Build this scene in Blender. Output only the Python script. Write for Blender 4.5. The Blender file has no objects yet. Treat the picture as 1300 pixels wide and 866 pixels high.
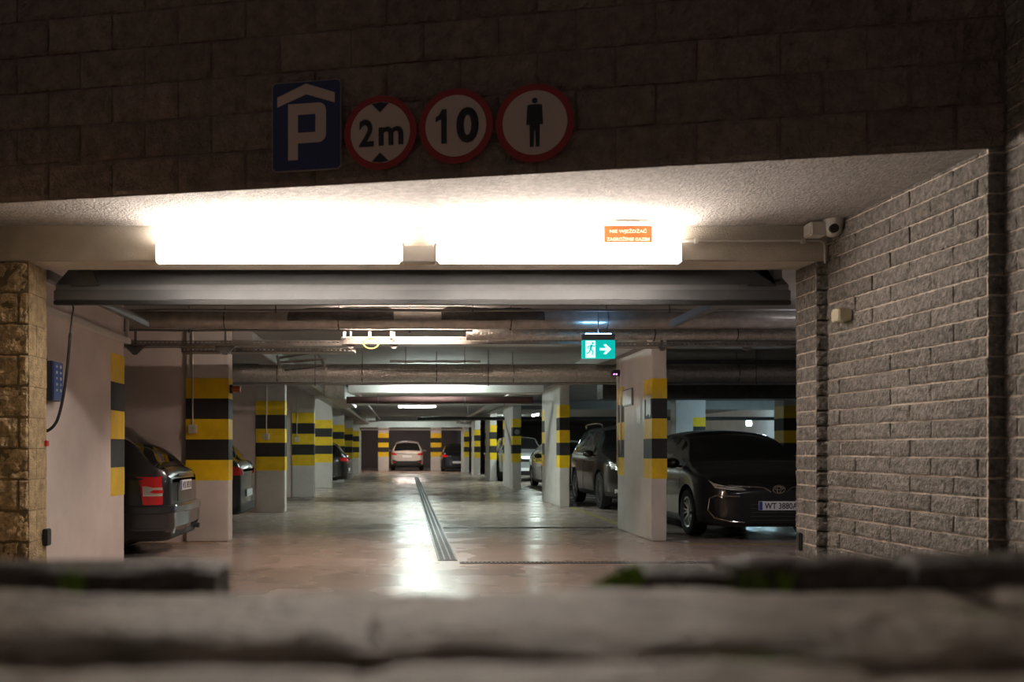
import bpy, bmesh, math, random
from mathutils import Vector, Matrix, noise
from mathutils.bvhtree import BVHTree
random.seed(7)
PI = math.pi
SC = bpy.context.scene
COL = SC.collection
F = 1200.0; VX = 515.0; HY = 571.0; CH = 1.17      # focal px, vanishing point, horizon, eye height

def P(x, y, Z):
    return Vector(((x - VX) / F * Z, Z, CH + (HY - y) / F * Z))

# ------------------------------------------------------------------ materials
def mat(name, col, rough=0.6, metal=0.0, var=0.0, vscale=4.0, bump=0.0, bscale=40.0, coat=0.0, emit=0.0,
        ecol=None, col2=None, island=0.0, rvar=0.0, alpha=1.0, trans=0.0, spec=0.5, stretch=None):
    m = bpy.data.materials.new(name); m.use_nodes = True
    nt = m.node_tree; b = nt.nodes['Principled BSDF']; N = nt.nodes.new; Lk = nt.links.new
    b.inputs['Base Color'].default_value = (*col, 1); b.inputs['Roughness'].default_value = rough
    b.inputs['Metallic'].default_value = metal; b.inputs['Coat Weight'].default_value = coat
    b.inputs['Coat Roughness'].default_value = 0.05
    b.inputs['Transmission Weight'].default_value = trans
    b.inputs['Specular IOR Level'].default_value = spec
    if emit:
        b.inputs['Emission Color'].default_value = (*(ecol or col), 1)
        b.inputs['Emission Strength'].default_value = emit
    tc = N('ShaderNodeTexCoord'); src = tc.outputs['Object']
    if stretch:
        mp = N('ShaderNodeMapping'); mp.inputs['Scale'].default_value = stretch
        Lk(src, mp.inputs[0]); src = mp.outputs[0]
    if var or col2:
        n = N('ShaderNodeTexNoise'); n.inputs['Scale'].default_value = vscale; n.inputs['Detail'].default_value = 8
        n.inputs['Roughness'].default_value = 0.62
        Lk(src, n.inputs['Vector'])
        r = N('ShaderNodeValToRGB')
        c2 = col2 or tuple(max(0, c * (1 - var)) for c in col)
        c1 = col if col2 else tuple(min(1, c * (1 + var)) for c in col)
        r.color_ramp.elements[0].position = 0.32; r.color_ramp.elements[1].position = 0.68
        r.color_ramp.elements[0].color = (*c2, 1); r.color_ramp.elements[1].color = (*c1, 1)
        Lk(n.outputs['Fac'], r.inputs['Fac'])
        out = r.outputs['Color']
        if island:
            g = N('ShaderNodeNewGeometry'); mr = N('ShaderNodeMapRange')
            mr.inputs['To Min'].default_value = 1 - island; mr.inputs['To Max'].default_value = 1 + island
            Lk(g.outputs['Random Per Island'], mr.inputs['Value'])
            mx = N('ShaderNodeVectorMath'); mx.operation = 'SCALE'
            Lk(out, mx.inputs[0]); Lk(mr.outputs[0], mx.inputs['Scale']); out = mx.outputs[0]
        Lk(out, b.inputs['Base Color'])
        if rvar:
            n3 = N('ShaderNodeTexNoise'); n3.inputs['Scale'].default_value = vscale * 1.7; n3.inputs['Detail'].default_value = 2
            Lk(src, n3.inputs['Vector'])
            mr2 = N('ShaderNodeMapRange'); mr2.inputs['From Min'].default_value = .2; mr2.inputs['From Max'].default_value = .8
            mr2.inputs['To Min'].default_value = max(.03, rough - rvar); mr2.inputs['To Max'].default_value = rough + rvar
            Lk(n3.outputs['Fac'], mr2.inputs['Value']); Lk(mr2.outputs[0], b.inputs['Roughness'])
    if bump:
        n2 = N('ShaderNodeTexNoise'); n2.inputs['Scale'].default_value = bscale; n2.inputs['Detail'].default_value = 6 if bscale > 3 else 3
        Lk(src, n2.inputs['Vector'])
        bp = N('ShaderNodeBump'); bp.inputs['Strength'].default_value = bump; bp.inputs['Distance'].default_value = 0.02
        Lk(n2.outputs['Fac'], bp.inputs['Height']); Lk(bp.outputs['Normal'], b.inputs['Normal'])
    return m

M = {}
M['floor'] = mat('garage_concrete', (.47, .38, .33), .27, var=.12, vscale=.8, rvar=.11, spec=.55, bump=.17, bscale=1.7)
M['ceil'] = mat('ceiling_paint', (.34, .34, .33), .85, var=.12, vscale=2, bump=.2, bscale=60)
M['soffit'] = mat('soffit_plaster', (.42, .39, .365), .92, var=.22, vscale=22, bump=1.0, bscale=60)
M['beam'] = mat('beam_plaster', (.62, .56, .48), .9, var=.10, vscale=5, bump=.5, bscale=140)
M['wall'] = mat('white_wall_paint', (.80, .70, .66), .7, var=.10, vscale=1.4, bump=.15, bscale=50)
M['pillar'] = mat('pillar_paint', (.68, .65, .62), .6, var=.09, vscale=2.5, bump=.12, bscale=50)
M['yellow'] = mat('yellow_paint', (.92, .62, .012), .5, var=.10, vscale=6)
M['black_stripe'] = mat('black_paint', (.026, .024, .023), .65, var=.2, vscale=5)
M['brick_grey'] = mat('split_brick_grey', (.21, .19, .172), .9, var=.5, vscale=30, bump=1.0, bscale=55, island=.13)
M['mortar_grey'] = mat('mortar_light', (.66, .57, .48), .95, var=.15, vscale=20, bump=.4, bscale=80)
M['brick_tan'] = mat('split_block_tan', (.44, .33, .19), .9, var=.35, vscale=18, bump=.9, bscale=70, island=.10)
M['mortar_tan'] = mat('mortar_tan', (.22, .17, .10), .95, var=.2, vscale=20)
M['brick_brown'] = mat('split_block_brown', (.235, .18, .155), .92, var=.28, vscale=14, bump=.8, bscale=60, island=.14)
M['mortar_brown'] = mat('mortar_brown', (.20, .155, .135), .95, var=.2, vscale=20)
M['slab'] = mat('paving_concrete', (.46, .40, .32), .6, var=.45, vscale=16, bump=.7, bscale=60)
M['ramp'] = mat('ramp_paving', (.12, .105, .09), .85, var=.25, vscale=8, bump=.5, bscale=30)
M['moss'] = mat('moss_green', (.34, .55, .08), .8, var=.4, vscale=60, bump=.5, bscale=200)
M['steel'] = mat('grey_steel', (.24, .24, .24), .5, .5, var=.12, vscale=8)
M['gate_panel'] = mat('gate_panel_dark_grey', (.22, .22, .225), .6, .0, var=.1, vscale=5)
M['kerb'] = mat('kerb_dark_stone', (.17, .15, .125), .6, var=.5, vscale=30, bump=.7, bscale=70)
M['steel_dk'] = mat('dark_steel', (.10, .10, .10), .5, .5, var=.2, vscale=8)
M['door_panel'] = mat('gate_panel_grey', (.13, .13, .135), .5, .1, var=.08, vscale=5)
M['galv'] = mat('galvanised_duct', (.42, .40, .37), .33, .75, var=.2, vscale=10, bump=.15, bscale=25)
M['foil'] = mat('foil_duct', (.60, .57, .53), .28, .85, var=.2, vscale=20, bump=.8, bscale=45)
M['insul'] = mat('drooping_insulation', (.10, .095, .09), .8, var=.3, vscale=12, bump=.6, bscale=30)
M['red_pipe'] = mat('red_pipe_paint', (.045, .012, .011), .8, var=.2, vscale=10)
M['black_pipe'] = mat('black_pipe', (.015, .015, .016), .5)
M['white_pl'] = mat('white_plastic', (.72, .69, .64), .45)
M['cream_pl'] = mat('cream_plastic', (.66, .60, .44), .5)
M['black_pl'] = mat('black_plastic', (.02, .02, .02), .5, var=.1)
M['blue_pl'] = mat('blue_panel', (.035, .07, .25), .4)
M['orange_pl'] = mat('orange_lens', (.45, .09, .02), .35)
M['red_pl'] = mat('red_button', (.55, .03, .02), .4)
M['s_blue'] = mat('sign_blue', (.032, .042, .14), .45)
M['s_white'] = mat('sign_white', (.62, .50, .46), .5)
M['s_red'] = mat('sign_red', (.32, .028, .034), .45)
M['s_black'] = mat('sign_black', (.02, .022, .03), .5)
M['s_grey'] = mat('sign_edge', (.30, .27, .26), .45)
M['tube'] = mat('lit_diffuser', (.9, .9, .88), .4, emit=50, ecol=(1, .895, .79))
M['tube_in'] = mat('lit_garage_tube', (.9, .9, .9), .4, emit=120, ecol=(.84, 1, .93))
M['tube_warm'] = mat('lit_warm_tube', (.9, .9, .9), .4, emit=130, ecol=(1, .76, .62))
M['tube_blue'] = mat('lit_cool_tube', (.9, .9, .9), .4, emit=90, ecol=(.50, .83, 1))
M['tube_fill'] = mat('added_fill_tube', (.9, .9, .9), .4, emit=24, ecol=(.95, .93, 1))  # glow of the added, unseen fill lamps
M['led_blue'] = mat('lit_led_strip', (.8, .9, 1), .4, emit=40, ecol=(.25, .55, 1))
M['exit_green'] = mat('lit_exit_green', (.01, .5, .4), .4, emit=.62, ecol=(.0, .56, .50))
M['exit_white'] = mat('lit_exit_white', (.8, 1, .95), .4, emit=.85, ecol=(.72, 1, 1))
M['orange_lit'] = mat('lit_orange_sign', (.8, .3, .1), .4, emit=.42, ecol=(1, .20, .03))
M['white_lit'] = mat('lit_letters', (.9, .85, .7), .4, emit=.9, ecol=(1, .9, .7))
M['pink_led'] = mat('lit_pink_led', (1, .4, .9), .4, emit=3, ecol=(1, .25, .9))
M['yline'] = mat('floor_line_paint', (.42, .34, .12), .5, var=.4, vscale=8)
M['paper'] = mat('pale_paper', (.68, .68, .68), .35, var=.15, vscale=15)
M['ycable'] = mat('yellow_cable', (.7, .55, .12), .5)
M['tyre'] = mat('tyre_rubber', (.012, .012, .012), .75, bump=.2, bscale=60)
M['rim'] = mat('alloy_rim', (.45, .45, .46), .28, .9)
M['rim_dk'] = mat('alloy_rim_dark', (.10, .10, .10), .35, .7)
M['glass'] = mat('car_glass', (.010, .012, .013), .04, coat=1)
M['chrome'] = mat('chrome', (.75, .72, .68), .12, 1.0)
M['trim'] = mat('black_trim', (.012, .012, .013), .5)
M['liner'] = mat('wheel_arch_liner', (.006, .006, .006), .9)
M['lamp_clear'] = mat('lamp_clear_glass', (.70, .68, .64), .15, .2, coat=1)
M['lamp_red'] = mat('lamp_red_lens', (.80, .015, .02), .15, coat=1)
M['plate'] = mat('number_plate_white', (.95, .97, 1.0), .4)
M['plate_blue'] = mat('number_plate_blue', (.03, .08, .40), .4)
M['plate_ink'] = mat('number_plate_ink', (.01, .01, .01), .5)
def paint(name, c, metal=.35, rough=.28):
    return mat(name, c, rough, metal, coat=1.0)
M['p_black'] = paint('paint_black', (.006, .005, .006), .0)
M['p_grey'] = paint('paint_dark_grey', (.040, .044, .052), .4)
M['p_brown'] = paint('paint_dark_brown', (.014, .010, .009), .25)
M['p_silver'] = paint('paint_silver', (.50, .52, .52), .4)
M['p_white'] = paint('paint_white', (.66, .62, .58), .0)
M['p_blue'] = paint('paint_dark_blue', (.006, .009, .02), .2)
M['p_dark'] = paint('paint_green_black', (.02, .024, .026), .3)

# ------------------------------------------------------------------ mesh helpers
def new_obj(name, bm, m=None, parent=None, loc=None, smooth=None):
    me = bpy.data.meshes.new(name)
    bmesh.ops.recalc_face_normals(bm, faces=bm.faces)
    bm.to_mesh(me); bm.free()
    if m is not None:
        for k in (m if isinstance(m, (list, tuple)) else [m]):
            me.materials.append(M[k] if isinstance(k, str) else k)
    if smooth is not None:
        for p in me.polygons: p.use_smooth = True
        me.set_sharp_from_angle(angle=math.radians(smooth))
    o = bpy.data.objects.new(name, me); COL.objects.link(o)
    if parent is not None: o.parent = parent
    if loc is not None: o.location = loc
    return o
def tag(o, label=None, cat=None, group=None, kind=None):
    if label: o['label'] = label
    if cat: o['category'] = cat
    if group: o['group'] = group
    if kind: o['kind'] = kind
    return o
def thing(name, loc, label, cat, group=None, rz=0):
    o = bpy.data.objects.new(name, None); COL.objects.link(o)
    o.location = loc; o.rotation_euler = (0, 0, rz); o.empty_display_size = .1
    return tag(o, label, cat, group)
def box(bm, x0, x1, y0, y1, z0, z1, bev=0, mi=0, M4=None):
    old = set(bm.faces); r = bmesh.ops.create_cube(bm, size=1)
    vs = r['verts']
    for v in vs:
        v.co = Vector(((x0 + x1) / 2 + v.co.x * (x1 - x0), (y0 + y1) / 2 + v.co.y * (y1 - y0), (z0 + z1) / 2 + v.co.z * (z1 - z0)))
    fs = set(f for v in vs for f in v.link_faces)
    if bev:
        es = list(set(e for f in fs for e in f.edges))
        rr = bmesh.ops.bevel(bm, geom=es, offset=bev, segments=2, affect='EDGES')
        fs = set(bm.faces) - old
        vs = list(set(v for f in fs for v in f.verts))
    for f in fs:
        if f.is_valid: f.material_index = mi
    if M4 is not None:
        bmesh.ops.transform(bm, matrix=M4, verts=[v for v in vs if v.is_valid])
    return vs
def tube(bm, pts, r, seg=12, mi=0, caps=True, rfun=None):
    pts = [Vector(p) for p in pts]; rings = []; up = None
    for i, p in enumerate(pts):
        d = (pts[min(i + 1, len(pts) - 1)] - pts[max(i - 1, 0)]).normalized()
        if up is None:
            up = Vector((0, 0, 1)) if abs(d.z) < .9 else Vector((0, 1, 0))
        a = d.cross(up).normalized(); b2 = a.cross(d).normalized(); up = b2
        rr = rfun(i) if rfun else r
        rings.append([bm.verts.new(p + a * math.cos(2 * PI * k / seg) * rr + b2 * math.sin(2 * PI * k / seg) * rr) for k in range(seg)])
    for i in range(len(rings) - 1):
        for k in range(seg):
            f = bm.faces.new((rings[i][k], rings[i][(k + 1) % seg], rings[i + 1][(k + 1) % seg], rings[i + 1][k])); f.material_index = mi
    if caps:
        for rg in (rings[0], rings[-1]):
            f = bm.faces.new(rg); f.material_index = mi
def cyl(bm, c, r, h, axis='z', seg=24, mi=0, r2=None):
    mt = Matrix.Translation(c)
    if axis == 'y': mt = mt @ Matrix.Rotation(PI / 2, 4, 'X')
    if axis == 'x': mt = mt @ Matrix.Rotation(PI / 2, 4, 'Y')
    rr = bmesh.ops.create_cone(bm, cap_ends=True, segments=seg, radius1=r, radius2=r if r2 is None else r2, depth=h, matrix=mt)
    for f in set(f for v in rr['verts'] for f in v.link_faces): f.material_index = mi
def prism(bm, pts, y0, y1, holes=None, mi=0):
    """outline in x,z extruded in y"""
    vs = [bm.verts.new((p[0], y0, p[1])) for p in pts]
    f = bm.faces.new(vs); f.material_index = mi
    r = bmesh.ops.extrude_face_region(bm, geom=[f])
    for v in [g for g in r['geom'] if isinstance(g, bmesh.types.BMVert)]: v.co.y = y1
    for ff in set(x for v in vs for x in v.link_faces): ff.material_index = mi
    return f
def smooth_pts(pts, n=8):
    out = []; P_ = [Vector(p) for p in pts]
    for i in range(len(P_) - 1):
        p0 = P_[max(i - 1, 0)]; p1 = P_[i]; p2 = P_[i + 1]; p3 = P_[min(i + 2, len(P_) - 1)]
        for k in range(n):
            t = k / n
            out.append(.5 * ((2 * p1) + (p2 - p0) * t + (2 * p0 - 5 * p1 + 4 * p2 - p3) * t * t + (3 * p1 - p0 - 3 * p2 + p3) * t ** 3))
    out.append(P_[-1]); return out
def text_mesh(name, body, w, h, m, parent, loc, weight=0.0, depth=.002, rot=(PI / 2, 0, 0)):
    cu = bpy.data.curves.new('lettering', 'FONT'); cu.body = body; cu.size = 1; cu.extrude = 0.0
    cu.offset = weight; cu.resolution_u = 4
    t = bpy.data.objects.new('lettering', cu); COL.objects.link(t)
    dg = bpy.context.evaluated_depsgraph_get()
    me = bpy.data.meshes.new_from_object(t.evaluated_get(dg)); bpy.data.objects.remove(t)
    bm = bmesh.new(); bm.from_mesh(me)
    xs = [v.co.x for v in bm.verts]; ys = [v.co.y for v in bm.verts]
    x0, x1, y0, y1 = min(xs), max(xs), min(ys), max(ys)
    for v in bm.verts:
        v.co.x = ((v.co.x - x0) / (x1 - x0) - .5) * w; v.co.y = ((v.co.y - y0) / (y1 - y0) - .5) * h; v.co.z = 0
    g = bmesh.ops.extrude_face_region(bm, geom=list(bm.faces))
    for v in [q for q in g['geom'] if isinstance(q, bmesh.types.BMVert)]: v.co.z = depth
    o = new_obj(name, bm, m, parent); o.location = loc; o.rotation_euler = rot
    return o

def brick_wall(name, o, u, L, H, bl, bh, m, joint=.010, prot=.014, rough=.006, n=(14, 5), s0=0.0, z0=0.0, thick=.12, nrm=None, first=0, ztop=None, flat=False, kind='structure', parent=None):
    """one mesh: mortar slab plus split-faced blocks along u, facing nrm"""
    bm = bmesh.new(); u = Vector(u).normalized(); nrm = Vector(nrm).normalized(); o = Vector(o); up = Vector((0, 0, 1))
    def W(s, z, d): return o + u * s + up * z + nrm * d
    # mortar body
    c = [W(0, 0, 0), W(L, 0, 0), W(L, H, 0), W(0, H, 0)]; c2 = [p - nrm * thick for p in c]
    va = [bm.verts.new(p) for p in c]; vb = [bm.verts.new(p) for p in c2]
    for q in ((va[0], va[1], va[2], va[3]), (vb[3], vb[2], vb[1], vb[0]), *[(va[i], vb[i], vb[(i + 1) % 4], va[(i + 1) % 4]) for i in range(4)]):
        bm.faces.new(q).material_index = 1
    rows = int(math.ceil((H - z0) / bh)) + 1
    for r in range(-1, rows):
        za = max(0, z0 + r * bh + joint / 2); zb = min(H, z0 + (r + 1) * bh - joint / 2)
        if zb - za < .015: continue
        off = s0 + ((r + first) % 2) * bl / 2
        k = -2
        while off + k * bl < L:
            sa = off + k * bl + joint / 2; sb = sa + bl - joint
            k += 1
            sa = max(sa, 0.0); sb = min(sb, L)
            if sb - sa < .02: continue
            nx = max(2, int(n[0] * (sb - sa) / bl)); nz = max(2, int(n[1] * (zb - za) / bh)); seed = random.random() * 90
            pj = prot * random.uniform(.75, 1.25)
            g = []
            for j in range(nz + 1):
                row = []
                for i in range(nx + 1):
                    s = sa + (sb - sa) * i / nx; z = za + (zb - za) * j / nz
                    e = min(i, nx - i, j, nz - j)
                    d = pj + rough * (noise.noise(Vector((s * 14, z * 14, seed))) * 1.2 + noise.noise(Vector((s * 45, z * 45, seed))) * .8)
                    if e == 0: d -= rough * .9
                    js = (random.uniform(-1, 1) * joint * .22 if e == 0 and i in (0, nx) else 0)
                    jz = (random.uniform(-1, 1) * joint * .22 if e == 0 and j in (0, nz) else 0)
                    row.append(bm.verts.new(W(s + js, z + jz, max(d, .002))))
                g.append(row)
            for j in range(nz):
                for i in range(nx): bm.faces.new((g[j][i], g[j][i + 1], g[j + 1][i + 1], g[j + 1][i])).material_index = 0
            ring = g[0][:] + [g[j][-1] for j in range(1, nz + 1)] + g[-1][-2::-1] + [g[j][0] for j in range(nz - 1, 0, -1)]
            back = [bm.verts.new(v.co - nrm * ((v.co - o).dot(nrm) + .003)) for v in ring]
            for i in range(len(ring)):
                j = (i + 1) % len(ring); bm.faces.new((ring[i], back[i], back[j], ring[j])).material_index = 0
    ob = new_obj(name, bm, m, parent)
    if kind: ob['kind'] = kind
    return ob

# ------------------------------------------------------------------ setting
CEIL = 2.72; SOF = 2.63; ZB = 6.17; ZB2 = 6.47; BB = 2.40
def struct(name, bm, m, smooth=None):
    return tag(new_obj(name, bm, m, smooth=smooth), kind='structure')
bm = bmesh.new(); box(bm, -14, 16, 5.7, 62, -.2, 0); struct('floor', bm, 'floor')
bm = bmesh.new(); box(bm, -14, 16, ZB2, 62, CEIL, CEIL + .25); struct('ceiling', bm, 'ceil')
# header beam above the gate
bm = bmesh.new(); box(bm, -2.9, 2.9, ZB, ZB2, BB, CEIL + .25, bev=.008); struct('trim_1', bm, 'beam')
# facade line
KA = .1951; ZF0 = 5.13; AL = math.atan(KA)
def fac(px):
    xp = px - VX; Z = ZF0 / (1 + KA * xp / F); return xp * Z / F, Z
fu = Vector((math.cos(AL), -math.sin(AL), 0)); fn = Vector((-math.sin(AL), -math.cos(AL), 0))
def fs(px):
    return fac(px)[0] / math.cos(AL)
FO = Vector((0, ZF0, 0))
# soffit slab between facade and beam
bm = bmesh.new()
xl, xr = -3.4, 3.1
vs = [bm.verts.new(p) for p in ((xl, ZF0 - KA * xl + .006, SOF), (xr, ZF0 - KA * xr + .006, SOF), (xr, ZB + .02, SOF), (xl, ZB + .02, SOF))]
f = bm.faces.new(vs); r = bmesh.ops.extrude_face_region(bm, geom=[f])
for v in [g for g in r['geom'] if isinstance(g, bmesh.types.BMVert)]: v.co.z += .3
struct('soffit_ceiling', bm, 'soffit')
sL = -3.3; sR = fs(1278)
brick_wall('wall_front', FO + fu * sL + Vector((0, 0, SOF + .004)), fu, sR - sL, 1.9, .405, .2105, ['brick_brown', 'mortar_brown'],
           joint=.009, prot=.015, rough=.012, n=(22, 11), s0=.16, nrm=fn, thick=.16, first=1)
# right brick wall with its pilaster and the near return
wr = Vector((2.82, 4.58, 0)); wr2 = Vector((2.75, ZB, 0))
du = (wr - wr2).normalized(); nr = Vector((-du.y, du.x, 0)) if Vector((-du.y, du.x, 0)).x < 0 else Vector((du.y, -du.x, 0))
GZ = .0
brick_wall('wall_right', Vector((wr2.x + .012, wr2.y, GZ)), du, (wr - wr2).length, SOF - GZ, .388, .0986, ['brick_grey', 'mortar_grey'],
           joint=.010, prot=.012, rough=.005, n=(26, 7), s0=-.04, z0=.045, nrm=nr, thick=.3, first=0)
brick_wall('wall_right_near', Vector((2.905, 4.58, GZ)), (0, -1, 0), 3.2, 4.6, .388, .0986, ['brick_grey', 'mortar_grey'],
           joint=.010, prot=.012, rough=.005, n=(20, 6), s0=.1, z0=.045, nrm=(-1, 0, 0), thick=.4)
brick_wall('wall_right_return', Vector((2.822, 4.58, GZ)), (1, 0, 0), .10, SOF - GZ, .388, .0986, ['brick_grey', 'mortar_grey'],
           joint=.010, prot=.008, rough=.005, n=(20, 6), s0=-.05, z0=.045, nrm=(0, -1, 0), thick=.01)
# pilaster at gate: front face (facing out) and side face
brick_wall('wall_right_pilaster', Vector((2.69, ZB2 + .03, GZ)), (0, -1, 0), ZB2 - ZB + .02, BB - GZ, .388, .0986, ['brick_grey', 'mortar_grey'],
           joint=.010, prot=.008, rough=.004, n=(26, 7), s0=-.05, z0=.045, nrm=(-1, 0, 0), thick=.06)
brick_wall('wall_right_pilaster_face', Vector((2.684, ZB + .01, GZ)), (1, 0, 0), .10, BB - GZ, .388, .0986, ['brick_grey', 'mortar_grey'],
           joint=.010, prot=.010, rough=.006, n=(30, 7), s0=-.05, z0=.045, nrm=(0, -1, 0), thick=.008)
# left pier
brick_wall('wall_left_pier', Vector((-2.66, ZB + .02, 0)), (1, 0, 0), .198, BB, .40, .2036, ['brick_tan', 'mortar_tan'],
           joint=.009, prot=.034, rough=.016, n=(40, 20), s0=-.265, z0=.16, nrm=(0, -1, 0), thick=.008, first=1)
brick_wall('wall_left_pier_side', Vector((-2.462, ZB2, 0)), (0, -1, 0), .30, BB, .40, .2036, ['brick_tan', 'mortar_tan'],
           joint=.006, prot=.006, rough=.0018, n=(12, 6), s0=-.22, z0=.16, nrm=(1, 0, 0), thick=.2)
brick_wall('wall_left_near', Vector((-2.655, 2.6, 0)), (0, 1, 0), ZB - 2.6, SOF, .40, .2036, ['brick_tan', 'mortar_tan'],
           joint=.009, prot=.006, rough=.006, n=(8, 4), s0=-.1, z0=.16, nrm=(1, 0, 0), thick=.3)
# inner left wall with stripes at its end
LX = -2.74; LE = 9.2
def striped(bm, x0, x1, y0, y1, zc=CEIL, st=(.78, 2.08), n=5, axis=None, x0s=None, x1s=None, y1s=None, off=.0018):
    """plain block in slot 0, thin painted bands wrapped round it in slots 1, 2"""
    box(bm, x0, x1, y0, y1, 0, zc, bev=.012)
    h = (st[1] - st[0]) / n
    a, b_ = (x0 - off if x0s is None else x0s), (x1 + off if x1s is None else x1s)
    c, d = y0 - off, (y1 + off if y1s is None else y1s)
    for i in range(n):
        box(bm, a, b_, c, d, st[0] + i * h, st[0] + (i + 1) * h, mi=1 + i % 2)
bm = bmesh.new(); box(bm, LX - .25, LX, ZB2, LE, 0, CEIL, bev=.01); WL = struct('wall_left', bm, 'wall')
pm = ['pillar', 'yellow', 'black_stripe']
h = (2.08 - .74) / 5
bm = bmesh.new()
for i in range(5):
    box(bm, LX - .01, LX + .003, LE - .42, LE + .003, .735 + i * h, .735 + (i + 1) * h, mi=i % 2)
    box(bm, LX - .26, LX - .01, LE - .01, LE + .003, .735 + i * h, .735 + (i + 1) * h, mi=i % 2)
new_obj('hazard_stripes', bm, ['yellow', 'black_stripe'], WL)

# left pillars with partition walls behind
left = [(12.0, 'second wall on the left, behind the grey estate car'), (17.6, 'third on the left, broad and dim, with a conduit'),
        (23.2, 'left row, right after the broad dim one, with switch box'), (28.8, 'left row, plain, in front of the black car tail'),
        (34.4, 'left row, directly behind the black car tail'), (40.0, 'left row, dim, last but one before the bright end one'),
        (45.6, 'left row, farthest, narrow and bright beside the brown recess')]
for i, (Z, d) in enumerate(left):
    bm = bmesh.new()
    striped(bm, -2.25 - .54, -2.25, Z, Z + .28)
    o = new_obj('pillar', bm, pm); o['label'] = 'white pillar with yellow-black bands, ' + d
    if i == 0: o['label'] = 'white pillar with yellow-black bands, largest on left, beside grey estate car'
    if i == 1: o['label'] = 'dim pillar with yellow-black bands, next behind the orange wall lamp'
    tag(o, cat='pillar', group='striped pillars along the left bays')
    bm = bmesh.new(); box(bm, -8.6, -2.78, Z + .05, Z + .25, 0, CEIL); struct('partition_wall', bm, 'wall')
right = [(12.05, 14.0, 3.14, .19), (19.2, 21.7, 3.13, .20), (27.6, 30.4, 3.13, .24), (35.0, 37.3, 3.13, .24), (42.8, 44.8, 3.12, .26), (47.6, 49.5, 2.95, .25)]
rl = ['large white pillar with striped corners, right of the green exit sign', 'grey-white pillar with striped edges, left of the dark off-roader',
      'white pillar carrying a small round sensor on its upper black band', 'slim striped pillar just left of the pale car front',
      'farthest but one striped pillar of the right row, before the blue-grey wall', 'farthest striped pillar of the right row, at the back recess edge']
for i, (a, b_, x, w) in enumerate(right):
    bm = bmesh.new()
    box(bm, x, x + w, a, b_, 0, CEIL, bev=.012)
    h = (2.08 - .80) / 5; off = .002
    for k in range(5):
        z0 = .80 + k * h; z1 = z0 + h; mi = 1 + k % 2
        box(bm, x - off, x + w + off, a - off, a + .42, z0, z1, mi=mi)
        box(bm, x - off, x + w + off, b_ - .42, b_ + off, z0, z1, mi=mi)
    tag(new_obj('pillar', bm, pm), rl[i], 'pillar', 'striped pillars along the right bays')
for Z, px, d in ((52, 480, 'left of the white car at the far end'), (52.5, 547, 'right of the white car at the far end')):
    X = (px - VX) / F * Z; bm = bmesh.new(); striped(bm, X, X + .58, Z, Z + .6)
    tag(new_obj('pillar', bm, pm), 'small striped pillar ' + d, 'pillar', 'striped pillars at the far end')
for x, Z, w, d in ((7.84, 19.6, .28, 'striped pillar just left of the grey brick pilaster, above the saloon'), (7.62, 26.7, .85, 'wide grey pillar seen above the roof of the black saloon')):
    bm = bmesh.new(); striped(bm, x, x + w, Z, Z + .5, st=(.8, 2.08), x0s=x + w - .35 if w > .5 else None)
    tag(new_obj('pillar', bm, pm), d, 'pillar', 'striped pillars deep in the right side')
# outer shell
bm = bmesh.new(); box(bm, -12, 14, 61, 61.3, 0, CEIL); struct('wall_back', bm, mat('far_wall', (.26, .225, .21), .8, var=.1, vscale=1))
bm = bmesh.new(); box(bm, -8.8, -8.6, ZB2, 61, 0, CEIL); struct('wall_left_outer', bm, 'wall')
bm = bmesh.new(); box(bm, 13, 13.2, ZB2, 61, 0, CEIL); struct('wall_right_outer', bm, 'wall')
bm = bmesh.new(); box(bm, -8.6, LX - .25, ZB2, ZB2 + .2, 0, CEIL); struct('wall_gate_left', bm, 'wall')
bm = bmesh.new(); box(bm, 2.96, 13, ZB2 + .06, ZB2 + .3, 0, CEIL); struct('wall_gate_right', bm, 'wall')
# wide beams across the aisle
def beam(name, x0, x1, z0, z1, y0, y1, m='ceil'):
    bm = bmesh.new(); box(bm, x0, x1, y0, y1, z0, z1, bev=.01); return struct(name, bm, m)
beam('beam', -1.10, 2.63, 2.25, CEIL, 18.0, 18.5, 'pillar')  # white beam standing in for a lamp-lit stretch of ceiling
beam('beam', -2.3, 3.3, 2.28, CEIL, 47.0, 47.4, 'pillar')
beam('beam', -2.3, -2.0, 2.5, CEIL, 12.3, 47, 'ceil'); beam('beam', 3.0, 3.3, 2.5, CEIL, 12.3, 47, 'ceil')
beam('beam', 3.4, 12.9, 2.05, CEIL, 16.3, 16.8, 'steel_dk')
beam('beam', 3.4, 12.9, 2.45, CEIL, 30, 30.5, 'ceil')
bm = bmesh.new(); box(bm, 3.3, 3.5, 44.9, 61, 0, CEIL); struct('wall_right_far', bm, mat('blue_grey_wall', (.30, .33, .36), .7, var=.05))
# dark frame round the far recess
o = thing('recess_frame', (0, 48.3, 0), 'thin pale frame around the far recess behind the last beam', 'frame')
bm = bmesh.new(); box(bm, -2.35, 2.9, 0, .12, 2.16, 2.24); new_obj('lintel', bm, 'pillar', o)
bm = bmesh.new(); box(bm, -2.40, -2.28, 0, .12, 0, 2.24); new_obj('jamb', bm, 'pillar', o)
bm = bmesh.new(); box(bm, 2.84, 2.95, 0, .12, 0, 2.24); new_obj('jamb', bm, 'pillar', o)

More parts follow.
